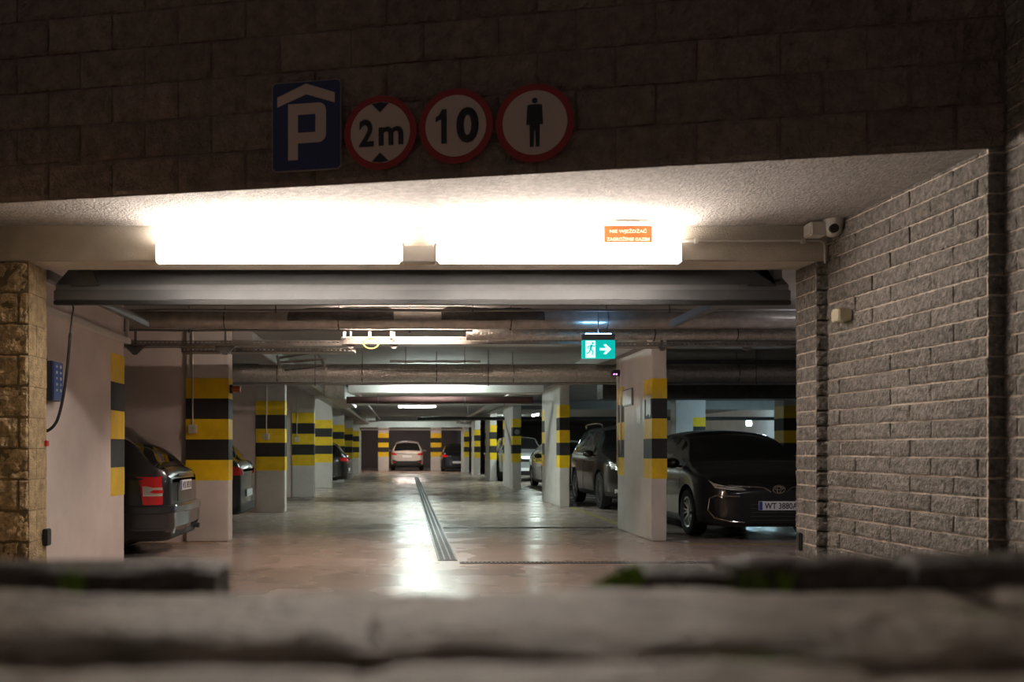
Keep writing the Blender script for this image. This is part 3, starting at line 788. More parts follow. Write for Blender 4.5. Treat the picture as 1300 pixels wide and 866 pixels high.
# estate car on the left: rear towards +X, so its front points to -X
car('estate', 'p_grey', (-2.54 - 2.11, 10.86, 0), PI, 'dark grey estate car at left, tail out past the striped wall', front=False, plate_r='WX 69210', rim='rim_dk')
car('suv', 'p_brown', (4.72, 17.75 + 2.225, 0), -PI / 2, 'dark brown off-roader with roof rails between two striped pillars', rear=True, plate_f='', rails=True)
car('sedan', 'p_brown', (4.95, 29.3, 0), -PI / 2, 'dark saloon half hidden left of the grey-white pillar, its side gleaming', plate_f=None)
car('suv', 'p_silver', (4.35, 36.6, 0), -PI / 2, 'pale silver car facing out behind the pillar with the round sensor', plate_f='')
car('hatch', 'p_white', (4.8, 43.5 + 2.4, 0), -PI / 2, 'white hatchback edge beside the blue-grey wall, far right row')
car('suv', 'p_white', (.08, 52 + 2.225, 0), PI / 2, 'small white car seen from behind at the far end of the aisle', front=False, plate_r='')
car('hatch', 'p_blue', (2.75, 50.2 + 2.0, 0), PI / 2, 'dark blue car in the far recess, right of small striped pillar', front=False, plate_r='')
car('hatch', 'p_dark', (-2.50 - 2.02, 15.0, 0), PI, 'dark car tail peeping out behind the largest left pillar', front=False, plate_r='')
car('hatch', 'p_black', (-1.92 - 2.02, 31.9, 0), PI, 'glossy black car tail between the left row pillars', front=False, plate_r='')

# ------------------------------------------------------------------ gate hardware
g = thing('overhead_gate', (0, 6.5, 0), 'grey overhead gate panel folded up under the beam', 'garage gate')
bm = bmesh.new(); box(bm, -2.44, 2.67, .05, .09, 2.205, 2.28, bev=.006); new_obj('bottom_rail', bm, 'door_panel', g)
bm = bmesh.new(); box(bm, -2.44, 2.67, .045, .095, 2.175, 2.205, bev=.004); new_obj('rubber_seal', bm, 'black_pl', g)
bm = bmesh.new()
prs = [(.09, 2.285), (.55, 2.56), (.55, 2.60), (.09, 2.32)]
a = [bm.verts.new((-2.44, y, z)) for y, z in prs]; b2 = [bm.verts.new((2.67, y, z)) for y, z in prs]
bm.faces.new(a); bm.faces.new(b2[::-1])
for i in range(4): bm.faces.new((a[i], b2[i], b2[(i + 1) % 4], a[(i + 1) % 4]))
new_obj('panel', bm, 'gate_panel', g)
for px in (229, 384, 540, 697, 852):
    X = (px - VX) * 6.65 / F; bm = bmesh.new()
    vs_ = [(.095, 2.27), (.54, 2.553), (.54, 2.46), (.095, 2.205)]
    a = [bm.verts.new((X - .028, y, z)) for y, z in vs_]; b2 = [bm.verts.new((X + .028, y, z)) for y, z in vs_]
    bm.faces.new(a); bm.faces.new(b2[::-1])
    for i in range(4): bm.faces.new((a[i], b2[i], b2[(i + 1) % 4], a[(i + 1) % 4]))
    new_obj('stiffener', bm, 'pillar', g)
for X in (-2.52, 2.60):
    bm = bmesh.new(); box(bm, X - .03, X + .03, .1, 2.7, 2.36, 2.43, bev=.005); new_obj('track', bm, 'steel', g)
for px, s in ((110, 1), (965, -1)):
    X = (px - VX) * 6.6 / F; bm = bmesh.new()
    prism(bm, [(X - .1, 2.31), (X + .1, 2.31), (X + s * .06, 2.41), (X - s * .02, 2.45)], .06, .08); new_obj('bracket', bm, 'steel_dk', g)
bm = bmesh.new(); box(bm, -2.44, 2.67, .75, .80, 2.50, 2.60); new_obj('rear_rail', bm, 'steel', g)
# diagonal strut lit blue, right
bm = bmesh.new(); a = P(884, 399, 9.2); b_ = P(930, 380, 8.2)
tube(bm, [a, b_], .035, 6); tag(new_obj('steel_strut', bm, 'steel'), 'slanting steel strut below the gate at right, tinted blue', 'strut')

# ------------------------------------------------------------------ ducts, pipes, trays
def hpipe(name, y, Z, r, x0, x1, m, label, cat, rings=0, ringr=1.04, seg=20, sag=0, grp=None, hangers=(), bands=()):
    z = CH + (HY - y) / F * Z; par = thing(name, ((x0 - VX) / F * Z, Z, z), label, cat, grp)
    L = (x1 - x0) / F * Z; bm = bmesh.new()
    n = rings or 24
    if rings:
        pts = [(L * i / (rings * 2), 0, 0) for i in range(rings * 2 + 1)]
        tube(bm, pts, r, seg, rfun=lambda i: r * (ringr if i % 2 else 1))
    else:
        pts = [(L * i / n, 0, 0.003 * math.sin(i)) for i in range(n + 1)]; tube(bm, pts, r, seg)
    new_obj('pipe_run', bm, m, par, smooth=60)
    for hx in hangers:
        X = (hx - x0) / F * Z; bm = bmesh.new()
        tube(bm, [(X, 0, -r - .012), (X, 0, -r)], .012, 6)
        tube(bm, [(X, -r * 1.02 - .004, 0), (X, -r * .7, -r * .75), (X, 0, -r * 1.05), (X, r * .7, -r * .75), (X, r * 1.02, 0), (X, r * .7, r * .75), (X, 0, r * 1.05), (X, -r * .7, r * .75), (X, -r * 1.02 - .004, 0)], .008, 6)
        tube(bm, [(X, 0, r), (X, 0, CEIL - z)], .006, 6)
        new_obj('hanger', bm, 'steel_dk', par)
    return par
hpipe('air_duct', 406, 10.0, .098, 120, 1100, 'galv', 'thick ribbed silver air duct, topmost across the whole ceiling', 'duct', rings=150, ringr=1.018, hangers=(286, 430, 648, 770))
hpipe('foil_duct', 424.5, 10.45, .063, 592, 1100, 'foil', 'shiny foil duct starting at right of the lit tray, above exit sign', 'duct', rings=60, ringr=1.02, hangers=(830, 935))
hpipe('silver_pipe', 474.5, 15.0, .155, 240, 1150, 'foil', 'large silver insulated pipe, lower one across the aisle', 'pipe', hangers=(353, 460, 554, 651, 935))
hpipe('thin_pipe', 394, 9.6, .014, 150, 1100, 'steel', 'thin pipe running just above the ribbed silver duct', 'pipe', hangers=(350, 600, 850))
hpipe('thin_pipe', 419.5, 10.15, .012, 150, 600, 'steel', 'thin pipe directly beneath the ribbed silver duct', 'pipe', hangers=(240, 520))
hpipe('thin_pipe', 487, 14.6, .022, 290, 1100, 'steel', 'thin grey pipe under the large silver pipe', 'pipe', hangers=(400, 620, 960))
hpipe('red_pipe', 508, 20, .075, 440, 676, 'red_pipe', 'dark red sprinkler main across the aisle below pale beam', 'pipe', hangers=(480, 590))
hpipe('black_pipe', 531.5, 30, .055, 530, 1000, 'black_pipe', 'long black pipe low across the right half of the garage', 'pipe', hangers=(594, 690))
hpipe('thin_pipe', 513.5, 26, .03, 440, 700, 'white_pl', 'thin pale pipe behind the red sprinkler main', 'pipe', hangers=(520, 640))
# sagging insulation pieces lying over the top duct
for (xa, xb, lab) in ((366, 500, 'left'), (560, 690, 'right')):
    Z = 10.0; bm = bmesh.new(); n = 40; rgs = []; zc = CH + (HY - 406) / F * Z
    for i in range(n + 1):
        t = i / n; x = (xa + (xb - xa) * t - VX) / F * Z
        e = min(1, min(t, 1 - t) * 16); q = t if lab == 'left' else 1 - t
        row = []
        for k in range(15):
            a_ = -.12 + (PI + .24) * k / 14
            rr = .104 + e * (.012 + .030 * q * max(0, math.sin(a_)) + .014 * abs(noise.noise(Vector((x * 9, k * .35, 4)))) + .006 * noise.noise(Vector((x * 30, k, 2))))
            row.append(bm.verts.new((x, Z - rr * math.cos(a_), zc + rr * math.sin(a_) - .006 * (math.sin(x * 9) + 1))))
        rgs.append(row)
    for i in range(n):
        for k in range(14): bm.faces.new((rgs[i][k], rgs[i][k + 1], rgs[i + 1][k + 1], rgs[i + 1][k]))
    io = new_obj('insulation_wrap', bm, 'insul', smooth=60)
    sm = io.modifiers.new('thickness', 'SOLIDIFY'); sm.thickness = .006
    tag(io, 'dark sagging insulation wrap on the ribbed duct, ' + ('above the lit tray' if lab == 'left' else 'above the foil duct end'), 'insulation')
# perforated cable trays
def tray(y, Z, x0, x1, hgt, label, m='galv', wd=.25, brackets=(), slots=True):
    z = CH + (HY - y) / F * Z; X0 = (x0 - VX) / F * Z; L = (x1 - x0) / F * Z
    par = thing('cable_tray', (X0, Z, z), label, 'cable tray', 'perforated cable trays')
    bm = bmesh.new()
    box(bm, 0, L, 0, .004, hgt * .72, hgt); box(bm, 0, L, 0, .004, 0, hgt * .28)
    n = int(L / .05)
    for i in range(n): box(bm, i * .05, i * .05 + .026, 0, .004, hgt * .28, hgt * .72)
    box(bm, 0, L, .004, wd, 0, .004); box(bm, 0, L, wd - .004, wd, 0, hgt)
    new_obj('tray_channel', bm, m, par)
    for bx in brackets:
        X = (bx - x0) / F * Z; bm = bmesh.new()
        k = 1 if bx < 300 else .45; prism(bm, [(X - .12 * k, 0), (X + .12 * k, 0), (X + .02, -.10 * k), (X - .02, -.10 * k)], .03, .06)
        box(bm, X - .012, X + .012, .05, .08, 0, CEIL - z - .012); new_obj('bracket', bm, 'steel', par)
    return par
tray(439, 10.8, 130, 460, .06, 'dim perforated cable tray at upper left, above the striped pillar', brackets=(170, 285))
lit_tray = tray(437, 10.6, 433, 740, .085, 'brightly lit perforated cable tray in the middle of the ceiling', brackets=(445, 500))
tray(447, 11.2, 230, 450, .05, 'second dim tray just below the first at upper left', brackets=())
tray(440, 10.9, 780, 1010, .05, 'dark cable tray under the foil duct at far right', brackets=(842, 950))
bm = bmesh.new(); c = P(471, 436, 10.45); tube(bm, [c + Vector((.085 * math.cos(t), 0, .06 * math.sin(t))) for t in [2 * PI * k / 24 for k in range(25)]], .008, 8, caps=False)
tag(new_obj('cable_loop', bm, 'ycable', smooth=60), 'yellow cable loop hanging from the lit cable tray', 'cable')
for px in (438, 470, 497):
    X = (px - 433) / F * 10.6; bm = bmesh.new(); box(bm, X - .014, X + .014, -.09, -.06, .07, .36); box(bm, X - .014, X + .014, -.09, .01, .06, .075)
    new_obj('hanger', bm, 'white_pl', lit_tray)
# flexible box duct and clutter near left rows
def yrun(name, X, z, r, y0, y1, m, label, sq=False):
    bm = bmesh.new()
    if sq: box(bm, X - r, X + r, y0, y1, z - r * .7, z + r * .7, bev=.01)
    else: tube(bm, [(X, y0 + (y1 - y0) * i / 10, z) for i in range(11)], r, 14)
    return tag(new_obj(name, bm, m, smooth=40), label, 'pipe')
yrun('air_duct', -1.55, 2.45, .22, 20.6, 25.6, 'galv', 'square metal air duct high above the left pillar row', True)
yrun('pipe', -1.85, 2.48, .05, 15.5, 46.9, 'galv', 'grey pipe running away along the tops of the left pillars')
yrun('pipe', 2.55, 2.52, .05, 18.6, 46.8, 'galv', 'grey pipe running away along the tops of the right pillars')
yrun('pipe', -1.2, 2.60, .03, 19, 46.8, 'white_pl', 'thin pale pipe running away along the aisle ceiling')
bm = bmesh.new()
for (a, b_) in (((352, 455), (402, 447)), ((356, 460), (412, 456)), ((362, 470), (412, 464)), ((352, 452), (356, 470)), ((402, 445), (414, 468))):
    tube(bm, [P(*a, 13.2), P(*b_, 12.6)], .02, 6)
tag(new_obj('support_frame', bm, 'galv'), 'slanting metal support frame above the broad dim left pillar', 'bracket')
hpipe('thin_pipe', 459, 13.8, .018, 495, 610, 'steel', 'short thin pipe below the lit cable tray', 'pipe', hangers=(515, 590))

# ------------------------------------------------------------------ lamps
def batten(loc, L, m, label, grp, h=.055, w=.10, rz=0, face='down', front=False, name='ceiling_lamp'):
    par = thing(name, loc, label, 'lamp', grp, rz)
    bm = bmesh.new(); box(bm, -L / 2, L / 2, -w / 2, w / 2, -.03, 0, bev=.006); new_obj('housing', bm, 'white_pl', par)
    bm = bmesh.new(); 
    n = 8; pr_ = [(-w * .42, -.03)] + [(-w * .42 * math.cos(PI * k / n), -.03 - h * math.sin(PI * k / n) ** .7) for k in range(1, n)] + [(w * .42, -.03)]
    a = [bm.verts.new((-L / 2 + .03, y, z)) for y, z in pr_]; b2 = [bm.verts.new((L / 2 - .03, y, z)) for y, z in pr_]
    bm.faces.new(a); bm.faces.new(b2[::-1])
    for i in range(len(pr_)): j = (i + 1) % len(pr_); bm.faces.new((a[i], b2[i], b2[j], a[j]))
    new_obj('diffuser', bm, m, par)
    return par
# the two outer fittings on the beam face
for (xa, xb, lab) in ((197, 512, 'left long lit lamp on the beam over the gate'), (553, 866, 'right long lit lamp on the beam, under the orange sign')):
    Zf = 6.05; X0 = (xa - VX) / F * Zf; X1 = (xb - VX) / F * Zf; z0 = CH + (HY - 332) / F * Zf; z1 = CH + (HY - 308) / F * Zf
    par = thing('wall_lamp', ((X0 + X1) / 2, ZB, (z0 + z1) / 2), lab, 'lamp', 'long lamps over the gate')
    L = X1 - X0; H_ = z1 - z0
    bm = bmesh.new(); box(bm, -L / 2 + .02, L / 2 - .02, -.035, 0, -H_ / 2 + .01, H_ / 2 + .01, bev=.006); new_obj('housing', bm, 'white_pl', par)
    bm = bmesh.new(); box(bm, -L / 2 + .006, L / 2 - .006, -.12, -.035, -H_ / 2, H_ / 2, bev=.02); new_obj('diffuser', bm, 'tube', par)
    for sg in (-1, 1):
        bm = bmesh.new(); box(bm, sg * L / 2 - .007, sg * L / 2 + .007, -.122, 0, -H_ / 2 - .001, H_ / 2 + .001, bev=.003); new_obj('end_cap', bm, 'white_pl', par)
gl = 'ceiling lamps inside the garage'
XA = (529.5 - VX) / F * 31
batten((XA, 31, 2.64), 1.27, 'tube_in', 'lit tube lamp on the ceiling in the middle of the aisle', gl)
batten((.0, 10.27, 2.70), 1.27, 'tube_warm', 'warm lit tube lamp hidden above the ribbed duct and cable tray', gl)
batten((.5, 17.5, 2.70), 1.27, 'tube_in', 'added unseen tube lamp behind the large silver pipe', gl)  # lamp added out of sight to brighten the pale beam
batten((.5, 19.6, 2.70), 1.27, 'tube_in', 'added unseen tube lamp behind the pale beam', gl)  # another added lamp, kept out of view behind the beam
beam('beam', -1.4, 2.75, 2.50, CEIL, 44.0, 44.2)  # joist added to screen the lamp that brightens the last beam
batten((.3, 44.7, 2.70), 1.27, 'tube_in', 'lit tube lamp deep in the aisle before the last beam', gl)
batten((10.3, 26.0, 2.70), 1.27, 'tube_blue', 'cool lit tube lamp in the right side beyond the saloon', gl)
batten((11, 24, 2.70), 1.27, 'tube_blue', 'cool lit tube lamp far right beyond the saloon', gl, rz=PI / 2)
batten((4.6, 33.5, 2.45), 1.27, 'tube_in', 'slanted lit tube lamp seen left of the grey-white pillar', gl, rz=PI / 2)
batten((4.6, 42.5, 2.70), 1.27, 'tube_in', 'added unseen tube lamp over the far right bays', gl, rz=PI / 2)  # added unseen lamp to light the right bays
batten((-4.6, 26, 2.70), 1.27, 'tube_in', 'added unseen tube lamp over a left bay, behind the third left pillar', gl, rz=PI / 2)  # added unseen lamp to light the left bays
batten((.2, 49.8, 2.70), 1.27, 'tube_warm', 'unseen warm fill lamp added over the far recess', gl)  # added warm fill, hidden by the beam, for the white car and recess
batten((4.7, 9.2, 2.70), 1.27, 'tube_fill', 'unseen dim fill lamp added at right to brighten the black saloon', gl)  # added hidden fill for the saloon front and its plate
batten((.2, 57.5, 2.70), 1.27, 'tube_fill', 'unseen dim fill lamp added to brighten the far back wall', gl)  # added hidden fill because the back wall came out dark
# exit sign
e0 = P(760, 443.5, 9.75); par = thing('exit_sign', e0, 'lit green exit sign with running figure and arrow, hung under the ducts', 'exit sign')
w, h = 42 / F * 9.75, 23.5 / F * 9.75
bm = bmesh.new(); box(bm, -w / 2, w / 2, -.004, .04, -h / 2, h / 2, bev=.004); new_obj('sign_box', bm, 'exit_green', par)
bm = bmesh.new(); box(bm, -w / 2, w / 2, -.006, .05, h / 2, h / 2 + .062, bev=.006); new_obj('housing', bm, 'steel', par)
bm = bmesh.new(); box(bm, -w * .40, -w * .10, -.0055, -.003, -h * .46, h * .46); pn = new_obj('white_panel', bm, 'exit_white', par)
bm = bmesh.new()
def limb(a, b_, r): tube(bm, [(a[0], -.009, a[1]), (b_[0], -.009, b_[1])], r, 8)
cx = -w * .25
cyl(bm, (cx + .022, -.009, .062), .011, .006, 'y', 16)
for a, b_, r in (((cx + .014, .046), (cx - .002, .000), .012), ((cx + .010, .042), (cx + .038, .026), .005), ((cx + .038, .026), (cx + .046, .040), .005), ((cx + .006, .040), (cx - .026, .026), .005), ((cx - .026, .026), (cx - .030, .004), .005),
                 ((cx, .0), (cx + .024, -.022), .007), ((cx + .024, -.022), (cx + .016, -.058), .006), ((cx - .002, .0), (cx - .012, -.032), .007), ((cx - .012, -.032), (cx - .040, -.046), .006)): limb(a, b_, r)
new_obj('running_figure', bm, 'exit_green', pn)
bm = bmesh.new(); q = w * .03
prism(bm, [(q, -.012), (q + .068, -.012), (q + .038, -.046), (q + .062, -.054), (q + .118, 0), (q + .062, .054), (q + .038, .046), (q + .068, .012), (q, .012)], -.0075, -.003); new_obj('arrow', bm, 'exit_white', par)
bm = bmesh.new(); box(bm, -.13, .13, .002, .03, h / 2 + .062, h / 2 + .068); new_obj('led_strip', bm, 'led_blue', par)
bm = bmesh.new(); tube(bm, [(0, .02, h / 2 + .05), (0, .02, CEIL - e0.z)], .006, 8); new_obj('rod', bm, 'steel', par)
# small cool exit light in the far right area
bm = bmesh.new(); c = P(951, 537.5, 33); box(bm, c.x - .09, c.x + .09, c.y, c.y + .03, c.z - .08, c.z + .08, bev=.01)
tag(new_obj('exit_light', bm, 'tube_blue'), 'tiny cool blue lit sign above the black saloon roof', 'exit sign')

# ------------------------------------------------------------------ facade signs
def sign(px, py, label, cat='traffic sign'):
    px += 1.5; X, Z = fac(px); z = CH + (HY - py) / F * (Z - .03)
    p = Vector((X, Z, z)) + fn * .025
    p = p + fn * .02
    return thing('traffic_sign', p, label, cat, 'round traffic signs on the facade' if py > 150 and px > 440 else None, -AL)
def disc(name, par, r, y0, y1, m, seg=64):
    bm = bmesh.new(); cyl(bm, (0, (y0 + y1) / 2, 0), r, abs(y1 - y0), 'y', seg); return new_obj(name, bm, m, par, smooth=40)
# parking
p = sign(390.5, 161, 'blue rectangular parking sign with white roof symbol and letter P')
w, h = .394, .492
def rrect(w, h, r, n=6, cx=0, cz=0):
    o = []
    for (sx_, sz, a0) in ((1, 1, 0), (-1, 1, PI / 2), (-1, -1, PI), (1, -1, 3 * PI / 2)):
        for k in range(n + 1):
            a = a0 + PI / 2 * k / n; o.append((cx + sx_ * (w / 2 - r) + r * math.cos(a), cz + sz * (h / 2 - r) + r * math.sin(a)))
    return o
bm = bmesh.new(); prism(bm, rrect(w, h, .028), -.001, .008); new_obj('sign_edge', bm, 's_grey', p)
bm = bmesh.new(); prism(bm, rrect(w - .010, h - .010, .024), -.003, .0); new_obj('sign_face', bm, 's_blue', p)
def uv(u, v): return ((u - .5) * w, (.5 - v) * h)
bm = bmesh.new(); prism(bm, [uv(*q) for q in ((.08, .275), (.08, .165), (.5, .03), (.91, .150), (.91, .262), (.5, .150))], -.0045, -.002); new_obj('roof_symbol', bm, 's_white', p)
bm = bmesh.new()
def arc(cx, cy, rx, ry, a0, a1, n=6): return [(cx + rx * math.cos(a0 + (a1 - a0) * k / n), cy + ry * math.sin(a0 + (a1 - a0) * k / n)) for k in range(n + 1)]
L_ = lambda pts: prism(bm, [uv(*q) for q in pts], -.0045, -.002)
L_([(.2375, .25), (.38, .25), (.38, .876), (.2375, .876)])
out = [(.38, .25)] + [(u, v) for u, v in arc(.676, .25 + .09, .11, .09, -PI / 2, 0)] 
L_([(.38, .25)] + arc(.676, .34, .11, .09, -PI / 2, 0) + [(.786, .375), (.38, .375)])
L_([(.634, .375), (.786, .375), (.786, .575), (.634, .575)])
L_([(.38, .575), (.786, .575)] + arc(.676, .602, .11, .09, 0, PI / 2) + [(.38, .692)])
new_obj('letter', bm, 's_white', p)
# 2 m
R = .200; p = sign(483.5, 169.5, 'round red-rimmed height limit sign reading 2m between two triangles')
disc('red_rim', p, R, -.001, .008, 's_red'); disc('white_face', p, R * .82, -.003, 0, 's_white')
bm = bmesh.new(); prism(bm, [(-R * .235, R * .78), (0, R * .54), (R * .235, R * .78), (0, R * .815)], -.0048, -.002); new_obj('triangle', bm, 's_black', p)
bm = bmesh.new(); prism(bm, [(-R * .235, -R * .78), (0, -R * .54), (R * .235, -R * .78), (0, -R * .815)], -.0048, -.002); new_obj('triangle', bm, 's_black', p)
text_mesh('numeral', '2', R * .41, R * .74, 's_black', p, (-R * .38, -.0035, 0), .028)
text_mesh('letter', 'm', R * .68, R * .50, 's_black', p, (R * .30, -.0035, -R * .11), .028)
# 10
R = .199; p = sign(578.5, 161, 'round red-rimmed sign with the number 10')
disc('red_rim', p, R, -.001, .008, 's_red'); disc('white_face', p, R * .82, -.003, 0, 's_white')
bm = bmesh.new(); prism(bm, [(a * R / 100, b_ * R / 100) for a, b_ in ((-24, 46), (-24, -46), (-39, -46), (-39, 20), (-54, 12), (-54, 25), (-44, 32), (-37, 46))], -.0048, -.002); new_obj('numeral', bm, 's_black', p)
text_mesh('numeral', '0', R * .60, R * .95, 's_black', p, (R * .32, -.0035, R * .0), .035)
# pedestrian
R = .205; p = sign(678, 157, 'round red-rimmed sign with a black standing figure')
disc('red_rim', p, R, -.001, .008, 's_red'); disc('white_face', p, R * .82, -.003, 0, 's_white')
bm = bmesh.new(); cyl(bm, (0, -.004, R * .56), R * .072, .003, 'y', 24)
k_ = R / 290.0
fig = [(-55, 128), (-35, 135), (35, 135), (55, 128), (62, -15), (42, -15), (38, -20), (36, -180), (8, -180), (3, -60), (-3, -60), (-8, -180), (-36, -180), (-38, -20), (-42, -15), (-62, -15)]
prism(bm, [(a * k_, b_ * k_ - 0) for a, b_ in fig], -.0048, -.002); new_obj('standing_figure', bm, 's_black', p)
# orange lit warning sign
Zs = 6.03; p = thing('warning_sign', P(797.5, 297.5, Zs), 'small orange lit warning sign with white lettering over the right lamp', 'warning sign')
w = 59 / F * Zs; h = 20 / F * Zs
bm = bmesh.new(); box(bm, -w / 2 - .008, w / 2 + .008, .004, .028, -h / 2 - .004, h / 2 + .008, bev=.004); box(bm, -.01, .01, .02, .14, -h / 2, -h / 2 + .01); new_obj('sign_box', bm, 'white_pl', p)
bm = bmesh.new(); box(bm, -w / 2, w / 2, 0, .004, -h / 2, h / 2); new_obj('sign_face', bm, 'orange_lit', p)
text_mesh('lettering', 'NIE WJEŻDŻAĆ', w * .80, h * .34, 'white_lit', p, (0, -.0005, h * .19), .02, .0015)
text_mesh('lettering', 'ZAGROŻENIE GAZEM', w * .92, h * .28, 'white_lit', p, (0, -.0005, -h * .28), .02, .0015)

# ------------------------------------------------------------------ small fittings
# dome camera
p = thing('security_camera', P(1057, 288, 6.0), 'white dome security camera on the brick wall beside the beam end', 'camera')
bm = bmesh.new(); box(bm, -.145, -.04, -.02, .10, -.055, .03, bev=.008); new_obj('junction_box', bm, 'white_pl', p)
bm = bmesh.new(); cyl(bm, (0.005, 0, .045), .062, .03, 'z', 28); cyl(bm, (.005, 0, .02), .06, .05, 'z', 28, r2=.062); new_obj('camera_base', bm, 'white_pl', p, smooth=40)
bm = bmesh.new(); bmesh.ops.create_uvsphere(bm, u_segments=24, v_segments=14, radius=.055, matrix=Matrix.Translation((0, -.005, -.012))); new_obj('camera_ball', bm, 'white_pl', p, smooth=60)
bm = bmesh.new(); cyl(bm, (-.015, -.052, -.022), .028, .022, 'y', 24); new_obj('camera_lens', bm, 'black_pl', p)
# conduit from right lamp along beam
p = thing('conduit', P(866, 306, 6.15), 'white conduit from the right lamp along the beam to the camera', 'conduit')
o0 = P(866, 306, 6.15)
bm = bmesh.new(); tube(bm, [Vector((0, 0, 0)), P(1040, 305, 6.15) - o0, P(1046, 308, 6.15) - o0, P(1047.5, 314, 6.15) - o0, P(1047.5, 334, 6.15) - o0], .009, 8); new_obj('tube', bm, 'white_pl', p, smooth=50)
for px in (884, 1020):
    bm = bmesh.new(); c = P(px, 306, 6.14) - o0; box(bm, c.x - .012, c.x + .012, c.y - .01, c.y + .02, c.z - .016, c.z + .016, bev=.003); new_obj('clip', bm, 'white_pl', p)
# wiring link between the lamps
bm = bmesh.new(); box(bm, (512 - VX) / F * 6.1, (553 - VX) / F * 6.1, 6.13, 6.17, CH + (HY - 331) / F * 6.1, CH + (HY - 311) / F * 6.1, bev=.004)
tag(new_obj('link_box', bm, 'white_pl'), 'white connector box between the two long lamps', 'box')
# cream box on right brick wall
a = P(1070, 401, 0.0001)
Xw = 2.735; Zw = Xw * F / (1071 - VX); z = CH + (HY - 401) / F * Zw
bm = bmesh.new(); box(bm, Xw - .055, Xw + .03, Zw - .055, Zw + .055, z - .035, z + .035, bev=.006); box(bm, Xw - .05, Xw + .03, Zw - .02, Zw + .05, z + .035, z + .045, bev=.002)
tag(new_obj('sensor_box', bm, 'cream_pl'), 'small cream plastic box on the grey brick wall', 'box')
# dark hook at base of pilaster
bm = bmesh.new(); c = P(1014, 686, 6.4); box(bm, 2.655, 2.685, 6.38, 6.43, c.z - .07, c.z + .05, bev=.006)
tag(new_obj('rubber_buffer', bm, 'black_pl'), 'small black buffer low on the grey brick pilaster', 'buffer')
bm = bmesh.new(); c = P(61, 682, 6.45); box(bm, -2.455, -2.42, 6.38, 6.46, c.z - .055, c.z + .06, bev=.006)
tag(new_obj('rubber_buffer', bm, 'black_pl'), 'small black buffer low on the tan block pier', 'buffer')
bm = bmesh.new(); c = P(61, 563, 6.45); box(bm, -2.455, -2.435, 6.42, 6.46, c.z - .02, c.z + .02, bev=.004)
tag(new_obj('push_button', bm, 'red_pl'), 'tiny red button on the inner edge of tan pier', 'button')
# reader panel on left wall
p = thing('control_panel', (LX, 7.09, 1.54), 'blue and black gate control panel on the left wall', 'control panel')
bm = bmesh.new(); box(bm, 0, .085, 0, .20, 0, .30, bev=.006); new_obj('panel_box', bm, 'black_pl', p)
bm = bmesh.new(); box(bm, .085, .10, .004, .196, .004, .296, bev=.004); fc = new_obj('panel_face', bm, 'blue_pl', p)
for r in range(5):
    for c in range(2):
        bm = bmesh.new(); cyl(bm, (.102, .06 + c * .08, .26 - r * .045), .009 + .003 * ((r + c) % 2), .006, 'x', 12); new_obj('indicator', bm, 'white_pl', fc)
bm = bmesh.new(); tube(bm, smooth_pts([(.03, .05, .30), (.03, .03, .36), (.01, .02, .40)], 5), .006, 8); tube(bm, smooth_pts([(.03, .05, .0), (.03, .0, -.05), (.0, -.05, -.07)], 5), .008, 8); new_obj('cable', bm, 'black_pl', p)
# hanging black cable
Zc = 6.62; pts = [P(93, 379, Zc), P(92, 386, Zc), P(93, 392, Zc), P(91, 405, Zc), P(89, 425, Zc), P(88, 440, Zc), P(85, 470, Zc), P(80, 505, Zc), P(74, 530, Zc), P(68, 541, Zc), P(60, 547, Zc), P(50, 549, Zc)]
bm = bmesh.new(); tube(bm, smooth_pts(pts, 6), .008, 8, rfun=lambda i: .006 if i < 24 else .011); c = P(93, 379, Zc); box(bm, c.x - .06, c.x + .06, Zc - .02, Zc + .02, c.z, c.z + .02)
tag(new_obj('hanging_cable', bm, 'black_pl', smooth=50), 'black cable hanging in a curve from the gate to the left pier', 'cable')
# white trunking along left wall
p = thing('cable_trunking', (LX + .006, 6.6, 2.20), 'white cable trunking sloping away along the top of the left wall', 'trunking')
bm = bmesh.new(); box(bm, 0, .05, 0, LE - 6.6 + .04, 0, .055, bev=.005); new_obj('channel', bm, 'white_pl', p)
bm = bmesh.new(); tube(bm, smooth_pts([(.03, LE - 6.62, .06), (.03, LE - 6.62, .20), (.03, LE - 6.60, .26), (.03, LE - 6.5, .29)], 5), .018, 10); new_obj('elbow_pipe', bm, 'white_pl', p, smooth=50)
# conduits with switch boxes on pillars
def drop(px, yt, yb, Z, label, r=.010, bw=.055):
    zt = CH + (HY - yt) / F * Z; zb = CH + (HY - yb) / F * Z; X = (px - VX) / F * Z
    p = thing('switch_conduit', (X, Z - .02, zb), label, 'switch', 'switches on the left pillars')
    bm = bmesh.new(); tube(bm, [(0, .0, 0), (0, .0, CEIL - zb)], r, 8); new_obj('conduit', bm, 'white_pl', p, smooth=50)
    bm = bmesh.new(); box(bm, -bw, bw, -.035, .02, -.055, .055, bev=.008); b1 = new_obj('switch_box', bm, 'white_pl', p)
    bm = bmesh.new(); box(bm, -bw * .55, bw * .55, -.042, -.03, -.03, .03, bev=.004); new_obj('switch_rocker', bm, 'cream_pl', b1)
drop(245, 440, 545, 12.0, 'white switch box with conduit on the largest left pillar')
drop(338.5, 490, 554.5, 17.6, 'white switch box with conduit on the dim third left pillar')
drop(377, 500, 558, 23.2, 'white switch box with conduit on the fourth left pillar')
# orange lamp on pillar A corner
p = thing('warning_lamp', (-2.24, 12.06, CH + (HY - 494) / F * 12.05), 'orange warning lamp on the corner of largest left pillar', 'lamp')
bm = bmesh.new(); box(bm, 0, .035, -.04, .04, -.055, .055, bev=.006); new_obj('lamp_base', bm, 'black_pl', p)
bm = bmesh.new(); tube(bm, [(.03, 0, 0), (.13, 0, 0)], .04, 16); new_obj('lens', bm, 'orange_pl', p, smooth=50)
